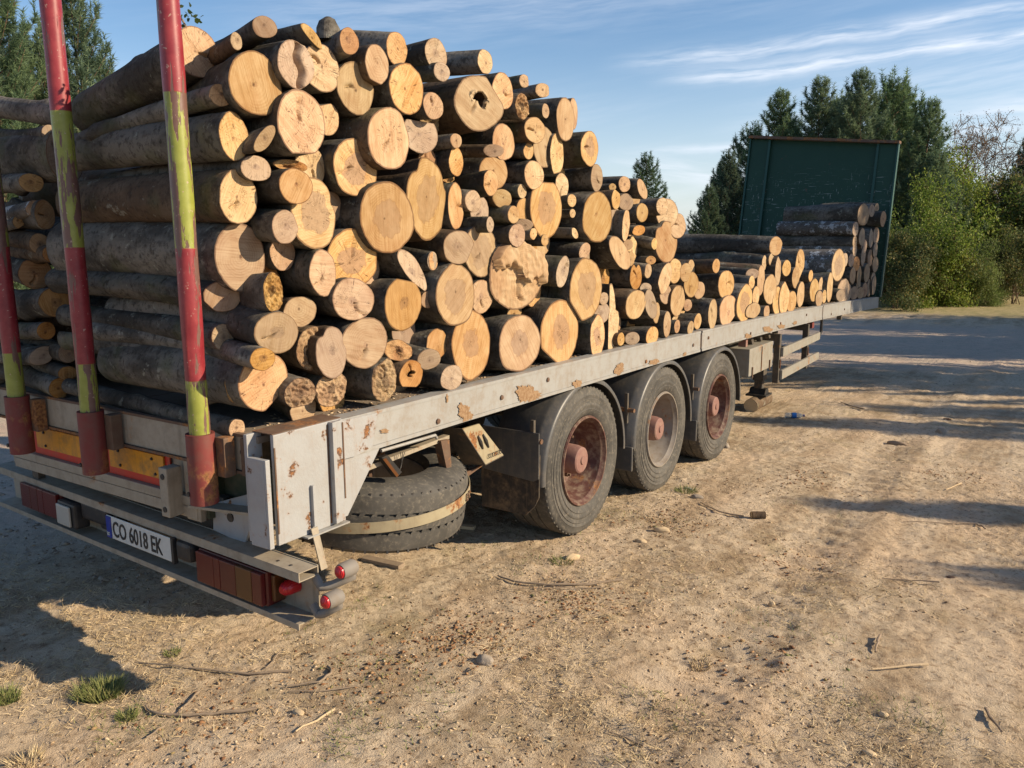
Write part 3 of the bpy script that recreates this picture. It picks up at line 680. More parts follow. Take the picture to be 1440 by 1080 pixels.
# cap at the end of the second and third mudguards
for y in WY[1:]:
    zc = -.0334 * y + .49; mb = MB(); mb.box(-.40, -.015, y - .612, y - .588, zc - .19, zc + .0, .01); mb.build('guard_end', M['plasticgrey'], T)
# toolbox, side guard rails, landing leg ---------------------------------------
mb = MB(); mb.box(-.55, -.03, 6.14, 6.95, .49, .775, .006); tb = mb.build('toolbox', M['tool'], T); tag(tb, 'weathered grey steel box under the bed')
mb = MB(); mb.box(-.0295, -.022, 6.54, 6.555, .50, .76); mb.build('box_seam', M['rust'], tb)
for y in (6.24, 6.84): mb = MB(); mb.box(-.029, -.018, y - .01, y + .01, .47, .58); mb.build('latch', M['rust'], tb)
mb = MB(); mb.box(-.4, -.10, 5.7, 7.4, .86, .89); mb.build('pipe_tray', M['strap'], T)
mb = MB(); mb.box(-.14, -.06, 6.1, 6.16, .80, .90, .004); mb.build('valve_block', M['hub'], T)
for k, y in enumerate((6.4, 6.7, 7.0, 7.3)): mb = MB(); mb.prism([(-.12, y, .90), (-.12, y + .10, .90), (-.12, y + .16, .78), (-.12, y + .11, .78)], (-.05, 0, 0)); mb.build('bracket_plate', M['frame'], T)
for z0, lab in ((.56, 'upper grey side guard rail'), (.30, 'lower grey side guard rail')):
    mb = MB(); mb.hexa([(-.03, 7.27, z0), (-.0, 7.27, z0), (-.0, 8.95, z0 + .02), (-.03, 8.95, z0 + .02), (-.03, 7.27, z0 + .105), (-.0, 7.27, z0 + .105), (-.0, 8.95, z0 + .115), (-.03, 8.95, z0 + .115)], .004)
    tag(mb.build('guard_rail', M['tool'], T), lab)
for y in (7.22, 8.45):
    mb = MB(); mb.box(-.10, -.032, y, y + .07, .26, .82, .004); mb.box(-.9, -.10, y, y + .06, .74, .82); mb.build('guard_post', M['frame'], T)
    mb = MB(); mb.box(-.031, -.022, y + .02, y + .05, .43, .53); mb.build('amber_reflector', M['lensorange'], T)
for x in (-.52, -1.98):
    gz_ = float(ground_z(x, 8.15)); mb = MB(); mb.box(x - .07, x + .07, 8.08, 8.22, .12, 1.0, .008); mb.box(x - .05, x + .05, 8.10, 8.20, gz_ + .23, .12, .006); L = mb.build('landing_leg', M['frame'], T)
    mb = MB(); mb.box(x - .13, x + .13, 8.02, 8.28, gz_ + .175, gz_ + .20, .006); mb.prism([(x - .1, 8.06, gz_ + .20), (x - .1, 8.24, gz_ + .20), (x - .1, 8.20, gz_ + .27), (x - .1, 8.10, gz_ + .27)], (.2, 0, 0)); mb.build('leg_foot', M['black'], L)
mb = MB(); mb.tube([(-1.98, 8.15, .55), (-.05, 8.15, .55)], .022, 8); mb.build('leg_crank_rod', M['frame'], T)
mb = MB(); mb.tube([(-.04, 8.5, .86), (-.04, 9.1, .84), (-.04, 9.16, .80), (-.04, 9.16, .66), (-.04, 9.10, .62), (-.04, 8.2, .60)], .018, 8); mb.build('hook_bar', M['black'], T)
mb = MB(); mb.box(-.12, -.05, 8.72, 8.82, .74, .82, .01); mb.build('red_coupling', M['socket'], T)
mb = MB(); mb.box(-.09, -.03, 10.25, 10.32, .72, .80); mb.build('small_bracket', M['frame'], T)

# headboard -----------------------------------------------------------------
HY, HL = 12.93, .66; HZ0 = dz(12.9)
def hb(x, z, off=0.0):      # leaning and slightly twisted board; x across, z up
    t = z / 2.58
    zz = HZ0 + z + (-.10 * x) * t
    return (x, HY + .02 + HL * t + off, zz)
mb = MB(); mb.prism([hb(-2.46, 0), hb(-.02, 0), hb(-.02, 2.55), hb(-2.46, 2.55)], (0, .02, 0)); hd = mb.build('headboard', M['head'], T); tag(hd, 'tall dark green steel headboard, scratched, leaning forward')
for x0, x1 in ((-2.5, -2.16), (-.30, .0)):
    mb = MB(); a = [hb(x0, 0, -.05), hb(x1, 0, -.05), hb(x1, 2.55, -.05), hb(x0, 2.55, -.05)]
    mb.prism(a, (0, .045, 0), .008); mb.build('side_panel', M['head'], hd)
    xr = x1 if x0 < -1 else x0
    mb = MB(); mb.prism([hb(xr - .02, 0, -.075), hb(xr + .02, 0, -.075), hb(xr + .02, 2.54, -.075), hb(xr - .02, 2.54, -.075)], (0, .024, 0)); mb.build('seam_strip', M['green'], hd)
for xa, xb in ((.002, .03), (-2.53, -2.502)): mb = MB(); mb.prism([hb(xa, 0, -.09), hb(xb, 0, -.09), hb(xb, 2.58, -.09), hb(xa, 2.58, -.09)], (0, .12, 0)); mb.build('edge_angle', M['green'], hd)
mb = MB(); mb.prism([hb(-2.54, 2.555, -.14), hb(.04, 2.555, -.14), hb(.04, 2.60, -.14), hb(-2.54, 2.60, -.14)], (0, .2, 0)); mb.build('top_cap', M['rust'], hd)

# things that are not the trailer --------------------------------------------
for i, x in enumerate(SX):
    mb = MB(); n = 24; pts = [(x, -.12, 1.10 + k * .12) for k in range(n)]
    mb.tube(pts, [.0415 + .0009 * math.sin(k * 1.7 + i) for k in range(n)], 28); s = mb.build('stake', M['stake'], None, smooth=True, angle=.9)
    me = s.data
    if i == 0:    # a dent where the pole is scraped
        for vv in me.vertices:
            d = abs(vv.co.z - 1.47)
            if d < .08 and vv.co.x > x + .02: vv.co.x -= .012 * (1 - d / .08)
    tag(s, ['red and yellow steel stake nearest the lit log ends', 'second red and yellow stake from the right, in mid rear', 'third red and yellow stake, near the left photo edge', 'outermost rear stake at the far left corner of the bed'][i], 'stake', 'stakes along the rear of the trailer')
# spare tyre in its strap
sp = empty('spare_tyre', (-.49, 1.05, .572)); sp.rotation_euler = (math.radians(-3.0), math.radians(6.5), 0)
tag(sp, 'spare truck tyre lying flat in the carrier under the trailer', 'tyre')
mb = MB(); R = .53
mb.lathe([(-.13, .30), (-.17, .31), (-.185, .36), (-.182, .43), (-.165, .49), (-.14, .52), (-.10, R), (-.055, R), (-.052, R - .014), (-.042, R - .014), (-.04, R), (.04, R), (.042, R - .014), (.052, R - .014), (.055, R), (.10, R), (.14, .52), (.165, .49), (.182, .43), (.185, .36), (.17, .31), (.13, .295), (.10, .30), (-.10, .30), (-.13, .30)], (0, 0, 0), 'z', 72)
tb_ = mb.build('tread_and_sidewall', M['tyre'], sp, smooth=True, angle=.6)
mb = MB()
for k in range(60):
    t = 2 * math.pi * k / 60; cs, sn = math.cos(t), math.sin(t)
    for z0, z1 in ((.112, .152), (-.152, -.112)):
        P = []
        for rr0, z in ((.512, z0), (.500, z1)):
            for w, e in ((-.005, -.02), (.005, -.02), (.005, .026), (-.005, .026)):
                rr = rr0 + e * .5; P.append((cs * rr - sn * w, sn * rr + cs * w, z))
        mb.hexa(P)
tag(mb.build('shoulder_slot', M['black'], sp), kind='stuff')
mb = MB()
for k in range(56):
    for zc_, o in ((.047, 0), (-.047, .5), (0.0, .25)):
        t = 2 * math.pi * (k + o) / 56; cs, sn = math.cos(t), math.sin(t); rr = R - .004
        P = []
        for dr in (0, .0055):
            for w, z in ((-.016, -.010), (.010, -.006), (.018, .010), (-.008, .006)):
                P.append((cs * (rr + dr) - sn * w, sn * (rr + dr) + cs * w, zc_ + z))
        mb.hexa(P)
tag(mb.build('tread_sipe', M['black'] if False else M['tyre'], sp), kind='stuff')
mb = MB(); mb.lathe([(.10, .296), (.115, .30), (.118, .29), (.09, .28), (-.09, .28)], (0, 0, 0), 'z', 56); mb.build('rim_ring', M['rimwhite'], sp, smooth=True)
text_t = math.radians(0)
# the strap belongs to the trailer's carrier
st = empty('strap_mount', (-.49, 1.05, .575)); st.rotation_euler = (math.radians(2.5), math.radians(2.5), 0)
mb = MB()
mb.lathe([(-.028, .545), (.028, .545), (.028, .549), (-.028, .549), (-.028, .545)], (0, 0, 0), 'z', 60, math.radians(-100), math.radians(60)); mb.build('carrier_strap', M['strap'], st, smooth=True, angle=.5)
mb = MB()
for k, t in enumerate((.36, .44)):
    c = Vector((.556 * math.cos(t), .556 * math.sin(t), .0)); u = Vector((-math.sin(t), math.cos(t), 0)); w = Vector((0, 0, 1))
    mb.tube([c + (u * math.cos(a) + w * math.sin(a)) * .018 for a in np.linspace(0, 5.2, 12)], .004, 6)
mb.build('chain_link', M['rust'], st)
mb = MB(); mb.box(-.10, .10, -.02, .02, .2, .22); mb.tube([(0, 0, .0), (0, 0, .3)], .02, 8); mb.build('carrier_bolt', M['rust'], st)

def dissolve(e, parent):
    """hand an alignment empty's children straight to the trailer"""
    Mx = Matrix.LocRotScale(e.location, e.rotation_euler, None)
    for ch in [o for o in bpy.data.objects if o.parent == e]:
        B_ = Matrix.LocRotScale(ch.location, ch.rotation_euler, ch.scale)
        ch.parent = parent; ch.matrix_basis = Mx @ B_
    bpy.data.objects.remove(e)
dissolve(bmp, T); dissolve(st, T)

# ------------------------------------------------------------------ logs
# centre x, y, half width, half height as measured in the photograph; d = how far the cut end stands out of the pile
# (metres); kind of cut: f fresh, h heart stained, g weathered grey, o orange, R rotten; options; name; description
LOGS = """
277 74 30 34 -.06 f L=.85 by=.04 bz=-.16 bent=.02|big log at the top left|thick pale log topmost beside the right-hand red stake, cut nearly square
372 38 17 15 .0 g by=.28||weathered stub with a round end, highest log of the pile
332 58 8 12 .0 g by=.3||
360 118 37 42 .0 f by=.26 bz=-.06|broad pale log|broad pale log with a round pith mark, second layer from the top
439 51 14 15 .02 f poly=leaf||log with a steep slanting cut under the top of the pile
491 58 13 18 .05 o knob||short log with a dark knotty stub, on the skyline
415 91 23 33 .04 g split|split twin log|grey log split by a deep dark crack, near the top
452 96 25 32 .0 f||
500 124 25 36 .0 f||
530 91 16 27 .05 f||
558 69 14.5 23 .0 f||
572 125 23 35 .03 f|upright oval log|tall oval pale log with a star crack at its pith, upper pile
613 76 15 21 .0 g||
621 101 11 13 .04 g||
682 87 10 17 .0 f||
674 145 33 38 .07 f hole L=1.2|hollow log|fat log with a dark rotten hole in its end
609 149 14 18 .04 g||
424 174 32 46 .05 f|large fan-cracked log|large log with fine cracks fanning out, upper left of the pile
460 167 16 23 -.04 f||
547 195 28 43 .06 f|tall tilted log|tall log with a tilted sunlit face below the top rows
591 188 24 27 -.03 g poly=flat||half log with a flat top, tucked right of the tall tilted log
500 236 30 39 .0 h|butterfly-hearted log|log whose brown heart stain looks like a butterfly
545 306 37 48 .04 h|broad cracked-heart log|very broad log with a curved crack above its heart
601 280 27 56 .03 h lobes|red-hearted lobed log|lobed upright log with a reddish brown heart
641 290 11 31 -.01 f||
590 240 8 17 -.05 g||
441 301 31 48 .0 h lobes|lobed twin-pith log|lobed log with two piths one above the other
416 262 23 24 .05 f|round log over the twin-pith log|round yellow log with even rings
401 319 18 23 .03 g||
329 192 20 33 .02 f L=1.15|thick log behind the stake|thick log with an upright saw-marked end behind the right-hand stake
335 277 26 37 .02 f L=1.2|round log under it|round pale log directly above the brightest round end
338 362 34 47 .03 f L=1.25|brightest round log|bright round log with a small cross crack, beside the red band of the right stake
310 134 16 15 .03 o by=.03 bz=-.10 L=1.0||slim rough-ended log just under the top left logs
372 195 10 21 .04 g dark tilt=35||dark broken branch stub poking out beside the thick log
360 237 21 17 -.02 g tilt=25||
409 233 24 8 -.03 R tilt=8||splintered flat slab of dark wood
641 227 10 20 .0 f||
641 198 8 10 .02 f||
694 212 14 9 .05 g||
708 200 15 25 -.02 f||
694 242 19 24 -.03 f||
690 257 10 18 .03 f||
665 283 11 15 .0 g||
706 279 13 13 -.02 f||
722 302 8 12 .04 f||
738 300 12 21 -.01 f||
737 316 12 8 .05 g||
727 331 11 16 .05 g||
689 316 5 11 .05 g||
645 348 21 23 .06 g|grey ringed log|greyish log end with faint rings, middle of the pile
676 353 22 36 -.03 h||
707 128 14 25 .0 f||
737 114 7 9 .0 f||
763 127 10 10 .0 f||
734 150 9 18 .02 R||
767 156 5 10 .03 f||
752 183 14 18 .04 f||
743 212 7 12 .0 f||
751 246 13 20 .03 f||
734 269 6 10 .0 f||
750 329 5 8 .03 f||
766 338 5 8 .03 f||
795 168 12 30 .03 f|keystone log|upright log with a wedge missing at its right side, on the skyline
806 160 6 21 -.01 f||
829 209 12 24 .03 h L=1.0|skyline log|thick log at the right-hand shoulder of the pile
839 250 8 19 .0 g||
765 207 15 28 .0 f||
783 217 9 29 .01 f||
768 293 22 40 .02 h|brown-hearted tall log|tall log with a streaky brown heart, right half of the high pile
790 262 9 18 -.04 f||
804 282 6 9 .02 f||
805 300 4 6 .0 f||
840 306 20 35 .04 f|smooth tall log|tall smooth pale log above the rearmost wheel
864 309 9 17 -.03 g||
866 280 6 14 .03 f||
861 263 5 5 .0 f||
878 259 8 11 .02 o|small skyline log|small round orange log at the low end of the skyline
903 266 6 14 .03 f tilt=-18||
880 284 10 12 -.02 g||
880 317 5 22 .05 f tilt=4||
903 299 8 13 .02 f||
898 324 9 7 .02 o tilt=-15||
931 290 8 12 .03 f||
938 300 15 20 .0 f||
953 318 11 17 .03 f||
937 340 15 29 .01 f lobes|jagged block|jagged lobed block of pale wood closing the high pile
920 343 4 8 .02 f||
883 344 7 7 -.03 f||
872 356 11 25 .05 f tilt=-24|leaning cut log|log with a long slanting oval face, tilted left
887 364 5 10 .0 f||
822 353 7 12 .03 g tilt=20||
791 382 8 22 .06 g tilt=12||
824 407 22 42 .06 h|tall dark-hearted log|tall log with a large dark heart above the rearmost wheel
609 367 6 13 .0 f||
727 384 35 50 .0 f broken|broken stepped log|very large log with a torn step across its middle
808 328 4 8 .0 f tilt=-20||
894 389 8 18 .0 o poly=notch||
911 381 5 10 .0 f||
915 366 7 6 .0 o||
935 392 8 22 .05 f tilt=14||
949 381 9 17 .0 f||
964 383 8 13 .02 f||
972 400 10 17 .0 f||
983 408 8 12 .0 f||
313 417 26 21 .06 g L=1.25|greyish oval log|greyish brown oval log end beside the red band
454 384 18 32 .03 f L=1.0|upright oval bark log|log with a thick dark bark side and upright pale face
496 364 35 40 .0 h|star-hearted round log|round log with a small brown star heart
497 421 29 28 .05 g tilt=35|tilted grey log|tilted grey weathered log end with a torn centre
384 411 13 27 .03 R|crumbling log|crumbling golden rotten log end, upright
422 438 22 21 -.02 f||
389 468 30 28 .05 g|speckled grey-pink log|speckled greyish pink log end with dark spots
313 474 15 18 .06 g L=1.2||slim grey log end just right of the red stake band
369 505 17 16 .08 o L=1.2 bz=.04|slim knotted log|slim log with knot marks resting on the pale ringed log
371 537 34 40 .0 f|pale ringed log|large pale ringed log near the deck, partly in shadow
325 549 8 18 .08 f tilt=-18 L=1.25 bz=.12 by=.0||crooked branch with a slanting cut beside the stake
333 603 11 14 .16 f L=1.3 bz=.05|lowest slim log|slim log lying on the deck edge, sticking out furthest
466 496 21 35 .03 g lobes|bark-torn log|log with its bark torn off in strips and a ragged end
440 490 22 30 -.03 R||
513 482 31 35 .03 f|yellow round log|round yellow log low in the pile
540 534 17 30 .05 R|rough-sawn log|log with a rough torn face standing on the deck
466 547 21 24 .0 R|spongy rotten log|spongy rotten log end on the deck
422 553 21 21 .04 R||
567 427 25 37 .03 o|flat-shouldered log|orange log with a flat shoulder and small spots
581 381 20 29 .03 g poly=leaf||split slab with a long diagonal splintered face
608 367 7 13 .0 g||
602 421 10 12 .0 g||
641 415 26 43 .05 h|bold round-hearted log|log with a clear round brown heart, middle of the pile
677 417 15 23 -.03 g||
663 485 26 47 .04 h|large-hearted log|leaning tall log on the deck with a large brown heart
614 484 15 21 .0 f||
603 505 16 14 .05 g||
635 531 14 18 .08 g tilt=25|loose brown log|small brown fibrous log lying loose on the deck edge
578 527 16 20 .03 o hole|small hollow log|small log with a dark hollow eye, on the deck
560 493 20 14 .0 R tilt=10||
731 483 28 39 .06 h L=.8|square-hearted log|thick log on the deck with a squarish brown heart
787 469 26 45 .04 h|pointed-foot log|thick log on the deck narrowing to a pointed foot
840 473 10 29 .05 h|narrow-faced log|thick log on the deck with a narrow upright face
858 447 12 46 .0 f poly=slab|tall pale slab|tall pale split slab standing on the deck
849 420 6 9 .05 g||
845 440 12 15 -.02 g||
894 428 13 21 .05 f tilt=14|oval log over the wheel|oval log above the rearmost wheel, bark side lit
908 405 8 7 .0 g||
915 428 8 20 .03 g tilt=-10||
923 440 5 14 .02 f||
936 414 8 13 .0 g||
953 423 10 21 .03 f||
967 429 6 8 .0 g||
917 472 8 13 .08 f tilt=15 L=.8|short slanted log|short slanted log lying on the deck edge
873 477 5 9 .04 f||
889 476 10 9 .05 g||
938 456 5 18 .06 f||
952 459 4 9 .06 o||
971 461 4 10 .08 f tilt=10||
981 452 5 11 .03 f tilt=8||
1002 442 6 21 .07 f|upright block|upright log block with a narrow bright face right of the deck joint
1021 400 11 19 .02 f L=.9||
1024 438 13 22 .03 f poly=foot|two-headed log|pale two-headed log narrowing towards the deck
1047 427 10 27 .05 h tilt=8||
1007 374 5 10 .0 f L=1.1||
1091 346 9 13 -.03 f L=1.15|long low-pile log|long smooth dark-barked log lying level on top of the low pile
1085 365 4 9 -.05 f L=1.15||
1070 394 5 21 .0 f L=1.1||
1058 385 9 7 .0 g L=1.1||
1057 397 4 9 .02 f L=1.1||
1083 407 9 20 .02 f||
1094 381 4 20 .0 f L=1.0||
1063 416 5 13 .02 f||
1059 437 9 12 .06 f tilt=35||
1078 438 4 9 .06 f||
1093 423 6 19 .03 f||
1103 419 7 22 .04 f||
1113 424 7 14 .04 f||
1126 414 5 17 .03 f||
1106 377 6 11 .0 f||
1125 371 6 20 .0 f L=1.0||
1119 390 5 15 .0 f||
1140 388 3 8 .0 f||
1145 408 6 16 .02 f||
1154 408 4 17 -.03 f||
1152 420 5 11 .05 f||
1159 417 3 9 .05 f||
1167 404 4 20 .03 f L=1.0||
1179 373 9 22 .05 h L=1.25 bk=w|fat patchy-barked log|fat log with patchy silver bark and a bright round end, on the low pile
1186 409 8 17 .0 g||
1182 415 6 8 .05 g||
1193 412 4 12 .0 g||
1201 412 6 9 .03 g||
"""
# dim stack against the headboard, in its own shade
LOGS2 = """
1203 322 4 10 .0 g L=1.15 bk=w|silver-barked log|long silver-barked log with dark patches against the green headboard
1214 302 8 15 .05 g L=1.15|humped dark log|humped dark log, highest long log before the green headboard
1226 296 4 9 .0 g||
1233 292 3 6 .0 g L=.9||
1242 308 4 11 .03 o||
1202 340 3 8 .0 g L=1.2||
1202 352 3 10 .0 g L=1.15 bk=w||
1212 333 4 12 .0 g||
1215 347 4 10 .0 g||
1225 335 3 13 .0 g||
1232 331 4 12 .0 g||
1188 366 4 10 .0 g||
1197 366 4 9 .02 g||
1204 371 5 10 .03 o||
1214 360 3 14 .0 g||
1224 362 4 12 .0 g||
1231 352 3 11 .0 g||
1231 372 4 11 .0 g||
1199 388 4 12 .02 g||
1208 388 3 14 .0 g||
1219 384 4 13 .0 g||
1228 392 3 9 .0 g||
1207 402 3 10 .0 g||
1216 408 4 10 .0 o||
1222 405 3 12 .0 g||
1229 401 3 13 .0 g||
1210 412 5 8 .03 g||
"""
# second row of the load, cut ends at about x = -1.5, seen between the stakes in the shade
LOGS3 = """
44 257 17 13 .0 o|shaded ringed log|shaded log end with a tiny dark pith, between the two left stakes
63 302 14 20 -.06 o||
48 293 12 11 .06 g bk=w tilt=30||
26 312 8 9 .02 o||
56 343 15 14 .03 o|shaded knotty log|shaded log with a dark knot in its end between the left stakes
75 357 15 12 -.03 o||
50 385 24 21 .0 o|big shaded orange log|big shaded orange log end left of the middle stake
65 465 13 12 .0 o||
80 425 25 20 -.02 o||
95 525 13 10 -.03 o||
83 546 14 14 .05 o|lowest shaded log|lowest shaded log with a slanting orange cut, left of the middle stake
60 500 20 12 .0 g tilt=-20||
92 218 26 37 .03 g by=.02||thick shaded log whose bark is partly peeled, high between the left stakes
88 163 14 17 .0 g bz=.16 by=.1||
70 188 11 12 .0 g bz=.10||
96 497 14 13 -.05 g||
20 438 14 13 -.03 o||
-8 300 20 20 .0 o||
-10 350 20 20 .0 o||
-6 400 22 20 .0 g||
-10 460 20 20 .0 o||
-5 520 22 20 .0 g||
"""
def vn(t, seed):
    """periodic 1-d noise, t in 0..2pi"""
    r = random.Random(seed); return sum(a * math.cos(k * t + p) for k, a, p in ((2, r.uniform(.2, 1), r.uniform(0, 6.28)), (3, r.uniform(.2, .8), r.uniform(0, 6.28)), (4, r.uniform(.1, .5), r.uniform(0, 6.28)), (5, r.uniform(.1, .5), r.uniform(0, 6.28)), (7, r.uniform(.05, .3), r.uniform(0, 6.28)))) / 2.2
lognum = [0]; INFO = []; BOXES = []
def make_log(cx, cy, rx, ry, X, kind, o, seed, label=None, group=None, name=None):
    rnd = random.Random(seed)
    big = ry > 16; spec_ = big and (kind == 'R' or 'split' in o or 'broken' in o or 'hole' in o)
    n = 96 if spec_ else 56 if big else 22
    # the stakes hold the rear logs: slide along the line of sight until the log clears them
    for _ in range(60):
        c = onx(cx, cy, X); Rm_ = min(rx * abs((onx(cx + 1, cy, X) - c)[1]), ry * abs((onx(cx, cy + 1, X) - c)[2]) * 1.15)
        if c[1] - Rm_ * (1.0 if 'poly' not in o else .7) > -.058 or X < -2.3: break
        X -= .02
    while c[1] > 12.72 and X < .03: X += .01; c = onx(cx, cy, X)
    c = onx(cx, cy, X); jx = (onx(cx + 1, cy, X) - c); jy = (onx(cx, cy + 1, X) - c)     # metres per pixel in the plane
    tilt = math.radians(o.get('tilt', 0)); ct, st = math.cos(tilt), math.sin(tilt)
    amp = .062 if big else .055
    if 'lobes' in o: amp = .08
    if kind == 'R': amp = .09
    if 'poly' in o: amp = .05
    pts = []
    fl_a, fl_d = rnd.uniform(0, 6.283), rnd.uniform(.80, 1.0) if rnd.random() < .55 else 2.0
    for k in range(n):
        t = 2 * math.pi * k / n; r = 1 + amp * vn(t, seed) + rnd.uniform(-.010, .010)
        cc_ = math.cos(t - fl_a)
        if cc_ > .05: r = min(r, fl_d / cc_)
        if 'lobes' in o: r *= 1 - .16 * math.exp(-((t - 4.1) / .22) ** 2) - .12 * math.exp(-((t - 5.9) / .2) ** 2)
        u, w = math.cos(t) * r, math.sin(t) * r
        if o.get('poly') == 'flat': w = max(w, -.62)
        if o.get('poly') == 'leaf': u *= .62 * (1 - .25 * w); u += .75 * w
        if o.get('poly') == 'foot': u *= 1 - .62 * max(0, w) ** 1.5 if w > 0 else 1; u -= .2 * max(0, w)
        if o.get('poly') == 'slab': u = max(u, -.2) * (1 if w > -.2 else .6)
        if o.get('poly') == 'notch': w *= 1 - .35 * math.exp(-((t - 4.71) / .25) ** 2)
        if 'broken' in o: u *= 1 + .12 * (w > 0) * w
        pts.append((u, w))
    # true section: round-ish, the cut turned away from or towards the lens where the face looks narrow or wide
    zr = ry * abs(jy[2]); yr = rx * abs(jx[1]); asp = yr / zr
    want = min(max(asp, .82), 1.18) if not tilt and 'poly' not in o else asp
    yb = zr * want; s = 0.0
    if abs(want - asp) > .01:
        a = onx(cx, cy, X); p0 = proj(a); Jy = (proj(a + np.array([0, .01, 0])) - p0)[0] / .01; Jx = (proj(a + np.array([.01, 0, 0])) - p0)[0] / .01
        s = (rx / (yb * Jy) - 1) * Jy / Jx; s0 = s; s = min(max(s, -.75), .75)
        yb = rx / (Jy + Jx * s); 
    out = []
    for u, w in pts:
        uu, ww = (u * ct - w * st, u * st + w * ct) if tilt else (u, w)
        if tilt: dy = (uu * rx * jx + ww * ry * jy)[1] if False else None
        if tilt:
            pu, pw = u * rx, w * ry; q = (pu * ct - pw * st) * jx + (pu * st + pw * ct) * jy; out.append((q[1], q[2]))
        else: out.append((u * yb, -w * zr))
    out = np.array(out)
    # orientation: counter-clockwise in (y,z) seen from +x
    area = sum(out[i][0] * out[(i + 1) % n][1] - out[(i + 1) % n][0] * out[i][1] for i in range(n))
    if area < 0: out = out[::-1]
    R = max(zr, yb)
    L = o.get('L', 1.05 + rnd.uniform(-.12, .10)); by = o.get('by', rnd.uniform(-.035, .035)); by = o.get('by', abs(by) * .5 + min(max((c[1] - .08) * .5, 0), .16)) if c[1] < .7 else by; bz = o.get('bz', rnd.uniform(-.03, .035))
    bent = o.get('bent', rnd.uniform(-.03, .03) * (2.0 if zr < .09 else .9)); bent = abs(bent) if c[1] < .4 else bent; bend2 = rnd.uniform(-.02, .02)
    nm = name or 'log'
    E_ = empty(nm, (c[0], c[1], c[2]))
    # ---- bark: rings back along the trunk
    m_ = 22 if big else 16
    V, Fc = [], []
    taper = rnd.uniform(.92, 1.06)
    kn = [(rnd.uniform(-L * .9, -.12), rnd.uniform(0, 6.283), rnd.uniform(.018, .04), rnd.uniform(.006, .020)) for _ in range(rnd.randint(1, 4))]
    if zr < .09: bend2 *= 2.2
    xs = [0.0, -.006] + [-.02 - (L - .02) * k / m_ for k in range(m_ + 1)]
    for i, x in enumerate(xs):
        t = -x / L; f = 1 + (taper - 1) * t
        if i == 0: f *= .985
        oy = by * t + bent * math.sin(math.pi * t); oz = bz * t + bend2 * math.sin(math.pi * t)
        sh = s * (1 - min(1, t * 1.5)) if t < .67 else 0
        for k, (y, z) in enumerate(out):
            a_ = 2 * math.pi * k / n
            wob = 1 + (.035 * mnoise.noise(Vector((math.cos(a_) * 1.3, math.sin(a_) * 1.3, x * 5 + seed * 3.1))) + .02 * mnoise.noise(Vector((math.cos(a_) * 3, math.sin(a_) * 3, x * 14 + seed)))) * (0 if i < 2 else 1)
            if i > 1:
                for kx, ka, kw, kh in kn:
                    da = abs((a_ - ka + math.pi) % (2 * math.pi) - math.pi) * (zr + yb) / 2
                    if da < .12 and abs(x - kx) < .14: wob += kh / max(zr, .04) * math.exp(-(da / (kw * 1.1)) ** 2 - ((x - kx) / (kw * 1.3)) ** 2) * 1.6
            # towards the middle the trunk grows round again
            rr = math.hypot(y, z); rmean = (zr * yb) ** .5; g_ = min(1, t * 2.2) * .35 if 'poly' not in o else 0
            q = (1 - g_) + g_ * rmean / max(rr, 1e-4) if rr > 0 else 1
            V.append((x + sh * y, y * f * wob * q + oy, z * f * wob * q + oz))
    N = len(xs)
    for i in range(N - 1):
        for k in range(n):
            a, b = i * n + k, i * n + (k + 1) % n
            Fc.append((a, b, b + n, a + n)[::-1])
    mi = [0] * len(Fc)
    V.append((-L, by, bz)); cc = len(V) - 1
    for k in range(n): Fc.append((cc, (N - 1) * n + (k + 1) % n, (N - 1) * n + k)); mi.append(1)
    if 'knob' in o:
        for dx, r_, h_ in ((-.12, .05, .05),):
            b0 = len(V)
            for j, (rr, hh) in enumerate(((.055, -.03), (.05, .02), (.035, .05), (.012, .065))):
                for k in range(8):
                    a = k * math.pi / 4; V.append((dx + rr * math.cos(a) * (1 + .2 * math.sin(3 * a + j)), rr * math.sin(a), zr * .9 + hh))
            for j in range(3):
                for k in range(8): Fc.append((b0 + j * 8 + k, b0 + j * 8 + (k + 1) % 8, b0 + j * 8 + 8 + (k + 1) % 8, b0 + j * 8 + 8 + k)); mi.append(0)
            Fc.append(tuple(b0 + 24 + k for k in range(8))); mi.append(0)
    bk = o.get('bk') or rnd.choice('bbbbn')
    if 'dark' in o: bk = 'b'
    bo = link('bark', mesh_from('bark', V, Fc, [B[bk], W['g']], True, midx=mi), E_)
    # ---- cut face
    rings = [k / 22 for k in range(22)] + [.985, 1.0] if spec_ and not 'hole' in o else [0.0, .10, .2, .3, .4, .5, .6, .7, .8, .9, .96, .985, 1.0] if big else [0, .3, .55, .8, .95, 1.0]
    V, Fc, UV, FR = [], [], [], []
    cr_on = big and rnd.random() < .38; cr_a = rnd.uniform(0, 6.283); cr_l = rnd.uniform(.55, 1.0)
    px, py = rnd.uniform(-.12, .12) * R, rnd.uniform(-.12, .12) * R
    hole = 'hole' in o
    def relief(y, z, q):
        h = .0015 * mnoise.noise(Vector((y * 30, z * 30, seed)))
        if kind == 'R': h += .030 * mnoise.noise(Vector((y * 22, z * 22, seed))) * (1.3 - q) + .014 * mnoise.noise(Vector((y * 70, z * 70, seed)))
        if 'split' in o:
            d = (y * .95 + z * .1) / R - .18 + .10 * math.sin(z * 60) ; h += -.045 * math.exp(-(d / .10) ** 2) + (.012 if d > 0 else 0)
        if 'broken' in o:
            d = z / R - .02 + .35 * y / R + .12 * math.sin(y * 25) + .05 * math.sin(y * 90); h += (.045 if d > 0 else 0) + .010 * mnoise.noise(Vector((y * 40, z * 40, 2)))
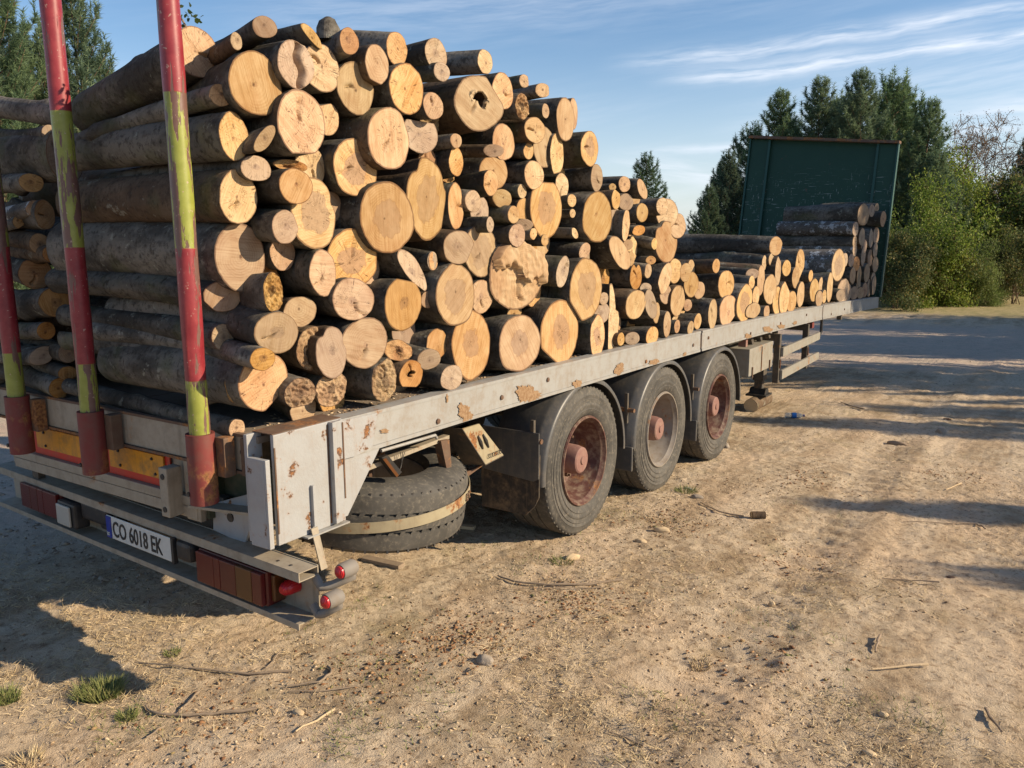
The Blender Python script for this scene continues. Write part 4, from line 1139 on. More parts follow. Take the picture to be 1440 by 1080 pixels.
        if cr_on:
            a_ = math.atan2(z, y) - cr_a + .25 * math.sin(q * 5 + seed); w_ = abs((a_ + math.pi) % (2 * math.pi) - math.pi) * q
            if w_ < .09 and q > .10 and q < cr_l: h -= .028 * (1 - w_ / .09)
        return h
    for i, q in enumerate(rings):
        if hole and q < .30: q = .30 if i < 2 else .34
        for k, (y, z) in enumerate(out):
            yy, zz = y * q, z * q
            if q < 1: yy += px * (1 - q); zz += py * (1 - q)
            hx = relief(yy, zz, q) * (1 if q < .97 else 0)
            if hole and i == 0: hx = -.25
            elif hole and i == 1: hx = -.02
            elif hole and i == 2: q2 = 1 + .2 * math.sin(3 * k)
            if q > .99: hx -= .001
            if q < 1 and hole and i <= 2:
                wv = 1 + .6 * vn(2 * math.pi * k / n, seed + 5); yy = px + (yy - px) * wv + .12 * R * 0; zz = py + .12 * R + (zz - py) * wv
            V.append((s * yy + .002 + hx, yy, zz)); UV.append((yy - px, zz - py)); FR.append((q, 0))
    for i in range(len(rings) - 1):
        for k in range(n):
            a, b = i * n + k, i * n + (k + 1) % n
            if i == 0 and not hole: Fc.append((a, a + n, b + n)); 
            else: Fc.append((a, a + n, b + n, b))
    face_mat = W[kind]
    mats = [face_mat, M['hollow']] if hole else [face_mat]
    mi = [1 if (hole and i < n * 1) else 0 for i in range(len(Fc))]
    me = bpy.data.meshes.new('cut_end'); me.from_pydata(V, [], Fc)
    for mt in mats: me.materials.append(mt)
    me.polygons.foreach_set('use_smooth', [True] * len(me.polygons)); me.polygons.foreach_set('material_index', mi)
    l1 = me.uv_layers.new(name='disc'); l2 = me.uv_layers.new(name='frac')
    li = np.zeros(len(me.loops), dtype=np.int32); me.loops.foreach_get('vertex_index', li)
    l1.data.foreach_set('uv', np.array(UV, dtype=np.float32)[li].ravel()); l2.data.foreach_set('uv', np.array(FR, dtype=np.float32)[li].ravel())
    me.update()
    fo = link('cut_end', me, E_)
    E_['category'] = 'log'
    if group: E_['group'] = group
    INFO.append(dict(o=E_, cx=cx, cy=cy, r=R, ry=ry, rx=rx, kind=kind, asp=rx / ry, label=label, name=None, g=group, bk=bk, X=X, c=c))
    BOXES.append((c[1], c[2], R))
    return INFO[-1]
m, g_ = new_mat('rotten_hollow'); finish(g_, g_.mix(g_.noise(g_.n('TexCoord', out=None).outputs['Object'], 40.0, 4), (.02, .012, .008), (.08, .045, .025)), .95); M['hollow'] = m
def run(block, X0, group, seed0):
    for i, ln in enumerate([l for l in block.strip().splitlines() if l.strip()]):
        head, short, full = (ln.split('|') + ['', ''])[:3]
        f = head.split(); cx, cy, rx, ry, d = map(float, f[:5]); rx *= 1.04; ry *= 1.04; kind = f[5]; o = {}
        for a in f[6:]:
            if '=' in a:
                k, v = a.split('=')
                try: v = float(v)
                except ValueError: pass
                o[k] = v
            else: o[a] = True
        X = X0(cx, cy) + d
        I = make_log(cx, cy, rx, ry, X, kind, o, seed0 + i, full.strip() or None, group)
        I['short'] = short.strip() or None
run(LOGS, lambda x, y: -.11 if x < 900 else -.09, 'cut logs in the near row of the load', 100)
nfront = len(INFO)
run(LOGS2, lambda x, y: -.10, 'shaded logs stacked against the headboard', 400)
nhead = len(INFO)
run(LOGS3, lambda x, y: -1.52, 'logs of the far row seen between the stakes', 500)

# smaller logs set back in the gaps of the near row
CIR = [(i['c'][1], i['c'][2], (abs(i['rx'] * (onx(i['cx'] + 1, i['cy'], i['X']) - i['c'])[1]) * i['ry'] * abs((onx(i['cx'], i['cy'] + 1, i['X']) - i['c'])[2])) ** .5) for i in INFO[:nfront]]
ys_ = np.arange(.12, 11.0, .04); cand = []
YY, ZZ = np.meshgrid(ys_, np.arange(1.18, 2.7, .04)); pts_ = np.stack([YY.ravel(), ZZ.ravel()], 1)
A_ = np.array(CIR)
top_ = np.array([max([c_[1] for c_ in CIR if abs(c_[0] - y) < .16] + [1.1]) for y in pts_[:, 0]])
pts_ = pts_[(pts_[:, 1] < top_ - .02) & (pts_[:, 1] > 1.12 + .05)]
gap = np.min(np.hypot(pts_[:, None, 0] - A_[None, :, 0], pts_[:, None, 1] - A_[None, :, 1]) - A_[None, :, 2], axis=1)
rnd = random.Random(9); nf = 0
while nf < 62:
    j = int(np.argmax(gap)); R = float(gap[j])
    if R < .016: break
    R = min(R + .022, .10); y, z = pts_[j]; X_g = rnd.uniform(-.30, -.17)
    p = proj((X_g, y, z)); q = proj((X_g, y, z + R)); q2 = proj((X_g, y + R, z))
    I = make_log(p[0], p[1], abs(q2[0] - p[0]), abs(q[1] - p[1]), X_g, rnd.choice('fffgoR'), {'L': .8}, 700 + nf, None, 'short logs set back in the gaps of the near row'); I['short'] = None; I['back'] = True
    gap = np.minimum(gap, np.hypot(pts_[:, 0] - y, pts_[:, 1] - z) - R * .95); nf += 1
print('gap logs', nf)

# second row behind the near one: the logs that make its top
rnd = random.Random(3)
def top_z(y): return float(np.interp(y, [0, .6, 1.5, 2.6, 3.3, 4.0, 4.4], [2.45, 2.62, 2.52, 2.42, 2.30, 1.95, 1.5]))
row2 = []
for k in range(13):
    y = .72 + k * .29; R = rnd.uniform(.09, .15); z = top_z(y) - .26 - R + rnd.uniform(-.05, .03)
    p = proj((-1.5, y, z)); q = proj((-1.5, y, z + R)); q2 = proj((-1.5, y + R, z))
    I = make_log(p[0], p[1], abs(q2[0] - p[0]), abs(q[1] - p[1]), -1.5 + rnd.uniform(-.06, .06), rnd.choice('fgo'), {'L': 1.0 + rnd.uniform(-.1, .1)}, 600 + k, 'log lying on top of the far row, mostly hidden behind the near pile', 'top logs of the far row')
    I['short'] = None; row2.append(I)

for k, (y, z) in enumerate([(.45, 1.3), (.5, 1.6), (.42, 1.9), (.48, 2.15), (.75, 1.45), (.72, 1.78), (.78, 2.05), (.4, 1.45), (.62, 1.3)]):
    R = rnd.uniform(.12, .15); p = proj((-1.5, y, z)); q = proj((-1.5, y, z + R)); q2 = proj((-1.5, y + R, z))
    I = make_log(p[0], p[1], abs(q2[0] - p[0]), abs(q[1] - p[1]), -1.5 + rnd.uniform(-.06, .06), rnd.choice('fgo'), {'L': 1.0, 'by': 0.0}, 640 + k, 'log deep in the far row, showing only through dark gaps', 'inner logs of the far row'); I['short'] = None

# ---- every log gets a description of its own
def size_word(r): return 'very thick' if r > .17 else 'thick' if r > .125 else 'medium' if r > .085 else 'slim' if r > .055 else 'thin'
TONE = dict(f='pale', g='greyish', o='orange', h='brown-hearted', R='rotten')
def shape_word(a): return 'narrow' if a < .42 else 'upright oval' if a < .72 else 'round' if a < 1.2 else 'flattened'
def direction(dx, dy):
    a = math.degrees(math.atan2(-dy, dx)) % 360
    return ['right of', 'up and right of', 'above', 'up and left of', 'left of', 'down and left of', 'below', 'down and right of'][int((a + 22.5) // 45) % 8]
LM = [i for i in INFO if i['short']]
used = set(i['label'] for i in INFO if i['label'])
todo = [i for i in INFO if not i['label']]
for i in todo:
    near = sorted((l for l in LM if (l['g'] == i['g'] or i.get('back'))), key=lambda l: math.hypot(l['cx'] - i['cx'], l['cy'] - i['cy']))[:5]
    w = f"{size_word(i['r'])} {TONE[i['kind']]} log with {shape_word(i['asp'])} end"
    if i.get('back'): w = w.replace(' log with', ' recessed log with')
    cands = [f"{w}, {direction(i['cx'] - l['cx'], i['cy'] - l['cy'])} the {l['short']}" for l in near[:2]]
    if len(near) > 1: cands += [f"{w.replace(' log with', ',')}, between {a['short']} and {b['short']}" for a, b in ((near[0], near[1]), (near[0], near[2 % len(near)]))]
    cands += [f"{w}, {direction(i['cx'] - l['cx'], i['cy'] - l['cy'])} the {l['short']}" for l in near[2:]]
    cands += [f"{x}{t}" for t in (', lower one', ', farther one', ', hindmost one') for x in cands[:2]]
    for c_ in cands:
        if c_ not in used and len(c_.split()) <= 16: break
    used.add(c_); i['label'] = c_
for i in INFO: i['o']['label'] = i['label']

# leafy twig sticking up from the top left log, and dry leaves under it
def leaf_mat(name, c0, c1, c2=None, tr=.35, sc=3.0):
    m, g = new_mat(name); v, r = coords(g)
    geo = g.n('NewGeometry', out=None).outputs['Random Per Island']
    c = g.mix(g.smooth(g.noise(v, sc, 3), .35, .65), c0, c1)
    if c2: c = g.mix(g.m('MULTIPLY', g.smooth(geo, .7, 1.0), .8), c, c2)
    c = g.n('HueSaturation', {'Color': c, 'Value': g.m('ADD', .65, g.m('MULTIPLY', geo, .7)), 'Saturation': g.m('ADD', .85, g.m('MULTIPLY', r, .3))})
    d = g.n('BsdfPrincipled', {'Base Color': c, 'Roughness': .6, 'Specular IOR Level': .25})
    t = g.n('BsdfTranslucent', {0: c})
    s = g.n('MixShader', {0: tr, 1: d, 2: t}); g.nt.links.new(s, g.n('OutputMaterial', out=None).inputs[0]); return m
L_oak = leaf_mat('oak_leaf', (.05, .085, .02), (.09, .13, .03))
L_pine = leaf_mat('pine_needles', (.11, .175, .105), (.16, .225, .115), (.20, .25, .12), .45, .8)
L_pine2 = leaf_mat('pine_needles_dark', (.07, .12, .075), (.105, .16, .09), (.14, .18, .085), .42, .8)
L_bush = leaf_mat('broad_leaves', (.12, .19, .03), (.19, .25, .045), (.25, .25, .06), .4, 1.0)
L_bush2 = leaf_mat('dull_leaves', (.08, .12, .035), (.12, .15, .045), (.26, .17, .04), .35, .8)
L_bare = leaf_mat('brown_buds', (.15, .10, .075), (.19, .14, .10), (.22, .13, .07), .2)
m, g = new_mat('tree_bark'); v, r = coords(g); n_ = g.noise(g.vm('MULTIPLY', v, (1, 1, .4)), 8.0, 5, .7)
finish(g, g.mix(n_, (.10, .07, .05), (.22, .14, .09)), .9, n_, .6, .02); M['trunk'] = m
m, g = new_mat('twig_wood'); v, r = coords(g); n_ = g.noise(v, 25.0, 4, .7)
finish(g, g.mix(n_, (.17, .12, .08), (.33, .26, .19)), .9, n_, .6, .004); M['twig'] = m
m, g = new_mat('pale_split_wood'); v, r = coords(g); n_ = g.noise(g.vm('MULTIPLY', v, (1, 9, 1)), 25.0, 4, .7)
finish(g, g.mix(n_, (.44, .32, .19), (.60, .47, .30)), .85, n_, .6, .004); M['chip'] = m
m, g = new_mat('field_stone'); v, r = coords(g); n_ = g.noise(v, 14.0, 6, .7)
finish(g, g.mix(n_, (.20, .165, .13), (.40, .34, .27)), .9, n_, .8, .01); M['stone'] = m

rng = np.random.RandomState(4)
def unit(v): return v / np.maximum(np.linalg.norm(v, axis=-1, keepdims=True), 1e-9)
def blades(P, D, length, width, rs):
    """triangles: base points P, directions D; each a narrow needle with a random facing"""
    n = len(P); side = unit(np.cross(D, rs.normal(size=(n, 3)))) * (width if np.ndim(width) == 0 else width[:, None]) * .5
    tip = P + D * (length if np.ndim(length) == 0 else length[:, None])
    V = np.empty((n * 3, 3)); V[0::3] = P - side; V[1::3] = P + side; V[2::3] = tip
    return V, np.arange(n * 3).reshape(n, 3)
def leaves(P, N, size, rs):
    """folded little leaf quads"""
    n = len(P); a = unit(np.cross(N, rs.normal(size=(n, 3)))); b = np.cross(N, a); s = size * rs.uniform(.6, 1.3, size=(n, 1))
    V = np.empty((n * 4, 3)); V[0::4] = P - a * s; V[1::4] = P - b * s * .55 + N * s * .12; V[2::4] = P + a * s; V[3::4] = P + b * s * .55 + N * s * .12
    return V, np.arange(n * 4).reshape(n, 4)
def tube_np(paths, seg=5):
    Vs, Fs, o = [], [], 0
    for pts, rs_ in paths:
        pts = np.array(pts, float); rs_ = np.array(rs_, float); d = unit(np.gradient(pts, axis=0)); a = unit(np.cross(d, np.array([.31, .52, .79]))); b = np.cross(d, a)
        t = np.arange(seg) * 2 * math.pi / seg
        R_ = pts[:, None, :] + rs_[:, None, None] * (a[:, None, :] * np.cos(t)[None, :, None] + b[:, None, :] * np.sin(t)[None, :, None])
        n = len(pts); Vs.append(R_.reshape(-1, 3)); i = np.arange((n - 1) * seg).reshape(n - 1, seg); j = np.roll(i, -1, 1)
        Fs.append(np.stack([i, j, j + seg, i + seg], -1).reshape(-1, 4) + o); o += n * seg
    return np.concatenate(Vs), np.concatenate(Fs)
def pine_mesh(seed, H, Rm, dark=False, dens=1.0, t0=.06):
    rs = np.random.RandomState(seed); paths = []; P, D = [], []
    lean = rs.normal(size=2) * .02 * H
    def axis(h): t = h / H; return np.array([lean[0] * t * t + .05 * math.sin(h * 1.3 + seed), lean[1] * t * t + .05 * math.cos(h * 1.1), h])
    hs = np.linspace(0, H, 14); paths.append(([axis(h) for h in hs], [max(.012, .011 * H * (1 - h / H) ** .9 + .008) for h in hs]))
    h = t0 * H
    while h < H - .15:
        t = h / H; nb = rs.randint(4, 7); a0 = rs.uniform(0, 6.28)
        for k in range(nb):
            az_ = a0 + k * 6.283 / nb + rs.uniform(-.3, .3); Lb = (Rm * (1 - t) ** .85 * min(1, .6 + t * 1.6) + .20) * rs.uniform(.70, 1.12)
            elv = math.radians(14 + 34 * t + rs.uniform(-10, 12)); d = np.array([math.cos(az_) * math.cos(elv), math.sin(az_) * math.cos(elv), math.sin(elv)])
            n = 6; pts = [axis(h)]
            for j in range(n):
                dd = unit(d + np.array([0, 0, .16 * j])); pts.append(pts[-1] + dd * Lb / n)
            paths.append((pts, [max(.004, .006 + .016 * (1 - t) * (1 - j / n)) for j in range(n + 1)]))
            pts = np.array(pts); s = .28 * Lb
            while s < Lb + .01:
                f = s / Lb * n; j = min(int(f), n - 1); p = pts[j] + (pts[j + 1] - pts[j]) * (f - j); dd = unit(pts[j + 1] - pts[j])
                for side in (-1, 1, 0):
                    if side == 0 and s < Lb * .85: continue
                    perp = unit(np.cross(dd, [0, 0, 1])) * side; sd_ = unit(dd * .7 + perp * rs.uniform(.5, 1.0) + np.array([0, 0, rs.uniform(.1, .9)])) if side else unit(dd + [0, 0, .35])
                    ls = (.16 + .30 * (1 - s / Lb) * Lb * .6) * rs.uniform(.7, 1.2) if side else .25
                    ls = min(ls, .6)
                    m = int(30 * dens * (ls / .25)) + 8
                    u = rs.uniform(0, 1, m)[:, None]; base = p + sd_ * u * ls + rs.normal(size=(m, 3)) * .008
                    nd = unit(sd_ * rs.uniform(.5, 1.1, (m, 1)) + unit(rs.normal(size=(m, 3))) * .75)
                    P.append(base); D.append(nd)
                s += .20 * rs.uniform(.8, 1.2)
            if t > .3:
                m = 46; u = rs.uniform(0, 1, m)[:, None]; P.append(pts[-1] + np.array([0, 0, .42]) * u + rs.normal(size=(m, 3)) * .01); D.append(unit(np.array([0, 0, .75]) + unit(rs.normal(size=(m, 3))) * .75))
        h += (.42 - .12 * t) * rs.uniform(.8, 1.15)
    # leader candle
    m = 40; u = rs.uniform(0, 1, m)[:, None]; P.append(axis(H - .1) + np.array([0, 0, .45]) * u); D.append(unit(np.array([0, 0, .9]) + unit(rs.normal(size=(m, 3))) * .7))
    P = np.concatenate(P); D = np.concatenate(D)
    V, F = blades(P, D, rs.uniform(.11, .19, len(P)), .019, rs)
    cr = tri_mesh('crown', V, F, L_pine2 if dark else L_pine)
    V, F = tube_np(paths); tk = tri_mesh('trunk', V, F, M['trunk'], True)
    return cr, tk
def bush_mesh(seed, H, Rm, mat, nleaf=26000, size=.05, low=.1):
    rs = np.random.RandomState(seed); paths = []; tips = []
    def grow_(p, d, L_, r, depth):
        n = 4; pts = [p]
        for j in range(n): d = unit(d + rs.normal(size=3) * .16 + np.array([0, 0, .05])); pts.append(pts[-1] + d * L_ / n)
        paths.append((pts, [r * (1 - .5 * j / n) for j in range(n + 1)]))
        if depth >= 2:
            for q in pts[1:]: tips.append((q, L_))
        if depth < 4:
            for k in range(rs.randint(2, 5)):
                q = pts[rs.randint(1, n + 1)]; grow_(q, unit(d * .6 + unit(rs.normal(size=3)) * .8), L_ * rs.uniform(.55, .8), r * .55, depth + 1)
    for k in range(5):
        a = rs.uniform(0, 6.28); grow_(np.array([rs.normal() * .15, rs.normal() * .15, 0.]), unit(np.array([math.cos(a) * .45 * Rm / H * 2, math.sin(a) * .45 * Rm / H * 2, 1.0])), H * .42, .035, 0)
    T_ = np.array([t[0] for t in tips]); ctr = T_.mean(0)
    # keep inside an uneven envelope
    sc = np.array([Rm / (np.percentile(np.abs(T_[:, 0]), 96) + .01), Rm / (np.percentile(np.abs(T_[:, 1]), 96) + .01), H / (np.percentile(T_[:, 2], 98) + .01)])
    T_ = T_ * sc; paths = [(np.array(p) * sc, r) for p, r in paths]
    i = rs.randint(0, len(T_), nleaf); cl = rs.normal(size=(len(T_), 3)) * .1
    P = T_[i] + cl[i] + rs.normal(size=(nleaf, 3)) * np.array([.17, .17, .13])
    P[:, 2] = np.abs(P[:, 2]) + low * .3
    N = unit(rs.normal(size=(nleaf, 3)) + np.array([0, 0, .8]))
    V, F = leaves(P, N, size, rs); cr = tri_mesh('crown', V, F, mat)
    V, F = tube_np(paths, 4); tk = tri_mesh('trunk', V, F, M['trunk'], True); return cr, tk
def bare_mesh(seed, H, Rm):
    rs = np.random.RandomState(seed); paths = []; tips = []
    def gr(p, d, L_, r, dp):
        n = 4; pts = [p]
        for j in range(n): d = unit(d + rs.normal(size=3) * .12); pts.append(pts[-1] + d * L_ / n)
        paths.append((pts, [max(.011, r * (1 - .45 * j / n)) for j in range(n + 1)])); tips.append(pts[-1])
        if dp < 6:
            for k in range(rs.randint(2, 4)): gr(pts[rs.randint(2, n + 1)], unit(d * .75 + unit(rs.normal(size=3)) * .65 + np.array([0, 0, .1])), L_ * rs.uniform(.6, .82), r * .6, dp + 1)
    gr(np.zeros(3), np.array([0, 0, 1.]), H * .3, .10, 0); gr(np.array([.3, 0, 0.]), np.array([.2, .1, 1.]), H * .3, .08, 0)
    mz = max(p[2] for p in tips); paths = [(np.array(p) * (Rm / 2.2, Rm / 2.2, H / mz), r) for p, r in paths]
    T_ = np.array(tips) * (Rm / 2.2, Rm / 2.2, H / mz); n = 16000; P = T_[rs.randint(0, len(T_), n)] + rs.normal(size=(n, 3)) * .07
    V, F = leaves(P, unit(rs.normal(size=(n, 3))), .026, rs); cr = tri_mesh('crown', V, F, L_bare); V, F = tube_np(paths, 4); return cr, tri_mesh('trunk', V, F, M['twig'], True)
PV = [pine_mesh(11, 9.0, 2.9, dens=1.2), pine_mesh(12, 8.0, 2.9, dens=1.2), pine_mesh(13, 9.5, 2.8, True, dens=1.2)]
PVH = [9.0, 8.0, 9.5]
BV = [bush_mesh(21, 4.0, 1.7, L_bush), bush_mesh(22, 3.4, 1.6, L_bush2), bush_mesh(23, 5.0, 1.9, L_bush2)]
BVH = [4.0, 3.4, 5.0]
def place_tree(mesh, x, y, s, name, label, cat, group, rz, sz=1.0):
    z = float(ground_z(x, y)) - .05; e = empty(name, (x, y, z)); e.rotation_euler = (0, 0, rz); e.scale = (s, s, s * sz)
    link('trunk', mesh[1], e); link('crown', mesh[0], e); tag(e, label, cat, group); return e
def at_px(px, dist):
    """a spot on the ground in the direction of a column of the photograph, so many metres away"""
    d = ray(px, 400); d = d / math.hypot(d[0], d[1]); return CAM[0] + d[0] * dist, CAM[1] + d[1] * dist
def height_for(px, py, x, y):
    dist = math.hypot(x - CAM[0], y - CAM[1]); d = ray(px, py); k = math.hypot(d[0], d[1]); return CAM[2] + d[2] / k * dist - float(ground_z(x, y))
G1 = 'young pines behind the green headboard'
# px, py of the top, distance, variant, label
PINES = [
 (1075, 138, 27, 0, 'pine left of the headboard with a single slender leader against the sky'),
 (1022, 215, 26, 2, 'dark pine whose flank slopes down towards the log pile'),
 (990, 262, 25, 2, 'lowest dark pine at the left end of the pine group'),
 (1132, 122, 28, 0, 'pine with a pointed top over the left half of the headboard'),
 (1172, 135, 29, 1, 'pine top over the middle of the headboard, behind the tallest'),
 (1205, 108, 27, 0, 'tallest pine of the group, above the headboard'),
 (1240, 112, 28.5, 1, 'second tallest pine, twin top over the right half of the headboard'),
 (1278, 150, 27, 0, 'pine standing just right of the headboard, top left of the bare tree'),
 (1304, 215, 26, 1, 'pine sloping down to the right beside the yellow-green tree'),
 (1050, 250, 31, 2, 'dark pine filling the gap just left of the headboard'),
 (1150, 150, 31, 0, 'pine filling the gap between two tops behind the headboard'),
 (1225, 140, 31, 1, 'pine between the two tallest tops, farther back'),
 (1258, 135, 30, 0, 'pine with several upright shoots near the headboard corner'),
 (1005, 235, 29, 0, 'lighter pine in the sloping left flank of the group'),
 (1045, 180, 28, 1, 'pine stepping up towards the slender leader'),
 (1100, 175, 32, 2, 'dark pine behind the headboard, hidden by others except its top'),
]
for i, (px, py, dist, v_, lab) in enumerate(PINES):
    dist *= 1.38; x, y = at_px(px, dist); h = height_for(px, py, x, y); s = h / PVH[v_]; w = s * 1.38
    e = place_tree(PV[v_], x, y, w, 'pine_tree', lab, 'pine tree', G1, i * 1.9, s / w)
G2 = 'trees right of the headboard'
for i, (px, py, dist, mesh, hh, nm, lab, cat) in enumerate([
 (1290, 262, 24, BV[0], 4.0, 'leafy_tree', 'bright yellow-green leafy tree right beside the headboard edge', 'tree'),
 (1345, 232, 28, BV[0], 4.0, 'leafy_tree', 'sunlit green leafy tree in front of the bare brown tree', 'tree'),
 (1258, 330, 22.5, BV[1], 3.4, 'bush', 'low dull bush at the foot of the headboard', 'bush'),
 (1330, 330, 24, BV[1], 3.4, 'bush', 'dull green bush under the sunlit leafy tree', 'bush'),
 (1385, 318, 27, BV[2], 5.0, 'bush', 'spreading bush with yellowing leaves near the right edge', 'bush'),
 (1425, 290, 30, BV[2], 5.0, 'bush', 'tall bush with orange leaves at the right photo edge', 'bush'),
 (1300, 250, 30, BV[1], 3.4, 'leafy_tree', 'dull leafy tree behind the yellow-green one', 'tree'),
 (1405, 255, 29, BV[1], 3.4, 'leafy_tree', 'greyish green leafy tree in front of the dark right-hand pine', 'tree'),
 (1375, 345, 25, BV[0], 4.0, 'bush', 'small bright bush on the grass verge right of the leafy trees', 'bush'),
 (1432, 330, 26, BV[1], 3.4, 'bush', 'low dull bush at the right photo edge', 'bush'),
 ]):
    dist *= 1.36; x, y = at_px(px, dist); h = height_for(px, py, x, y); w = h / hh * .82
    place_tree(mesh, x, y, w, nm, lab, cat, G2, i * 2.3, h / hh / w)
x, y = at_px(1395, 44); bm_ = bare_mesh(31, height_for(1395, 155, x, y), 3.6); place_tree(bm_, x, y, 1, 'bare_tree', 'bare brown-twigged tree rising behind the green ones at right', 'tree', None, .4)
x, y = at_px(1350, 46); place_tree(bm_, x, y, .9, 'bare_tree', 'smaller bare tree left of the larger bare one', 'tree', None, 2.4)
for i, (px, py, dist, v_, lab) in enumerate([(1420, 196, 44, 0, 'dark pine at the right photo edge behind the bushes'), (1462, 150, 44, 0, 'tall dark pine just outside the right photo edge'), (1372, 262, 42, 1, 'small dark pine below the bare tree')]):
    x, y = at_px(px, dist); h = height_for(px, py, x, y); s = h / PVH[v_]; place_tree(PV[v_], x, y, max(.8, s), 'pine_tree', lab, 'pine tree', 'dark pines at the right', i + .5, s / max(.8, s))
x, y = at_px(908, 34); h = height_for(908, 224, x, y); s = h / PVH[2]; place_tree(PV[2], x, y, s * 1.7, 'pine_tree', 'small dark pine whose tip shows over the low end of the log pile', 'pine tree', None, 2.0, .6)
x, y = at_px(882, 40); h = height_for(882, 300, x, y); s = h / PVH[2]; place_tree(PV[2], x, y, s * 1.2, 'pine_tree', 'dark pine hidden behind the pile left of the lone tip', 'pine tree', None, 3.0)
for i, (px, py, dist, v_, lab) in enumerate([
 (18, -90, 17, 0, 'tall blue-green pine at the top left corner behind the logs'),
 (130, -20, 19, 1, 'pine with a see-through top between the two left stakes'),
 (82, 45, 18, 1, 'broad pine behind the second stake'),
 (178, 92, 20, 0, 'lowest pine at the left, its tip just above the top left log'),
 (-60, -120, 17, 0, 'tall pine beyond the left photo edge'), (50, 30, 23, 2, 'darker pine farther back at top left')]):
    x, y = at_px(px, dist); h = height_for(px, py, x, y); s = h / PVH[v_]; w = min(1.1, s); place_tree(PV[v_], x, y, w, 'pine_tree', lab, 'pine tree', 'pines behind the trailer at the left', i * 1.3, s / w)
# trees out of view on the sun side; their shadows cross the dirt at right
for i, (x, y, s, mesh, nm) in enumerate([(9.3, 15.3, .95, PV[2], 'pine_tree'), (11.0, 17.0, 1.05, PV[2], 'pine_tree'), (10.5, 26.5, 1.7, BV[2], 'leafy_tree'), (13.0, 21.5, 1.6, BV[2], 'leafy_tree'), (11.5, 12.2, .72, PV[0], 'pine_tree'), (14.2, 14.6, .9, PV[1], 'pine_tree'), (10.2, 20.5, .95, PV[1], 'pine_tree'), (12.5, 24.0, 1.1, PV[0], 'pine_tree'), (14.5, 27.5, 1.2, PV[1], 'pine_tree'), (10.4, 6.6, .55, PV[1], 'pine_tree'), (17.5, 23.5, 1.3, PV[0], 'pine_tree'), (12.2, 9.0, .66, PV[0], 'pine_tree')]):
    place_tree(mesh, x, y, s, nm, ('pine' if nm == 'pine_tree' else 'leafy tree') + ' outside the picture on the right whose shadow crosses the dirt', nm.replace('_', ' '), 'trees outside the picture on the sun side', i * 1.7)
# far hills under the haze at the horizon
hx = np.linspace(-1500, 900, 120); V = []; 
for i, x in enumerate(hx): V += [(x, 1100, -40), (x, 1180, 12 + 26 * float(fbm(np.array(x), np.array(3.0), .004, 4, 9)))]
Fh = [(2 * i, 2 * i + 2, 2 * i + 3, 2 * i + 1) for i in range(len(hx) - 1)]
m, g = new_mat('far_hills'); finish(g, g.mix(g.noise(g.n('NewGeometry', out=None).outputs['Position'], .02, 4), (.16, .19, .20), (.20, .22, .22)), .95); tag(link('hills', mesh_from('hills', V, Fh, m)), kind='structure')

# ------------------------------------------------------------------ litter on the ground
def onground(px, py):
    d = ray(px, py); t = (-CAM[2] - .0334 * CAM[1] + .0) / (d[2] + .0334 * d[1])
    t = (-.0334 * CAM[1] - CAM[2]) / (d[2] + .0334 * d[1]); P = CAM + t * d
    for _ in range(4): t = t * (CAM[2] - float(ground_z(P[0], P[1]))) / (CAM[2] - P[2]); P = CAM + t * d
    return P
def stick(pxs, r, name, label, cat='stick', mat='twig', lift=.006, forks=()):
    pts = []; r *= .75
    for p in pxs: q = onground(*p); pts.append(Vector((q[0], q[1], float(ground_z(q[0], q[1])) + r * .8 + lift)))
    fine = []
    for a, b in zip(pts, pts[1:]):
        for t in (0, .33, .66): q = a.lerp(b, t); fine.append(q + Vector((random.uniform(-.004, .004), random.uniform(-.004, .004), random.uniform(-.002, .004))))
    fine.append(pts[-1]); n = len(fine)
    mb = MB(); mb.tube(fine, [r * (1 - .45 * i / n) for i in range(n)], 7)
    for fi, (dx, dy) in forks:
        a = fine[min(fi, n - 1)]; b = a + Vector((dx, dy, .015)); mb.tube([a, a.lerp(b, .5) + Vector((0, 0, .008)), b], [r * .6, r * .45, r * .25], 6)
    o = mb.build(name, M[mat], None, smooth=True); tag(o, label, cat); return o
stick([(875, 818), (830, 824), (770, 826), (722, 820), (700, 812)], .011, 'branch', 'pale barkless branch lying in front of the rearmost wheel', forks=((5, (.05, .09)),))
stick([(860, 828), (790, 829), (712, 831)], .004, 'twig', 'thin twig just below the pale branch', 'twig')
stick([(412, 946), (350, 951), (300, 946), (240, 938), (190, 934)], .008, 'branch', 'long thin dark branch left of centre in the foreground', forks=((3, (.03, .07)), (7, (-.04, .05))))
stick([(360, 1001), (300, 1008), (250, 1010), (215, 1006), (205, 995)], .009, 'branch', 'curved dark branch at the lower left foreground', forks=((8, (-.05, .04)),))
stick([(472, 1000), (445, 1016), (416, 1032)], .007, 'stick', 'straight pale stick below centre left', mat='chip')
stick([(280, 975), (265, 990), (252, 1006)], .006, 'stick', 'short grey stick pointing at the curved dark branch')
stick([(232, 1024), (218, 1032), (206, 1040)], .006, 'stick', 'short two-tone stick at the lower left')
stick([(462, 940), (466, 950), (448, 962), (404, 968), (398, 972)], .008, 'branch', 'bent branch with an upturned end beside the leaf litter')
stick([(505, 968), (450, 974), (405, 975)], .005, 'twig', 'thin twig crossing the leaf litter', 'twig')
stick([(395, 918), (384, 932), (374, 942)], .005, 'twig', 'small twig standing out above the long thin branch', 'twig')
stick([(1305, 937), (1265, 940), (1226, 944)], .009, 'stick', 'straight bleached stick in the right foreground', mat='chip')
stick([(1385, 1000), (1392, 1014), (1408, 1032)], .010, 'stick', 'dark stick at the lower right edge')
stick([(1237, 898), (1234, 908), (1231, 920)], .010, 'stick', 'short grey stick above the bleached one', mat='twig')
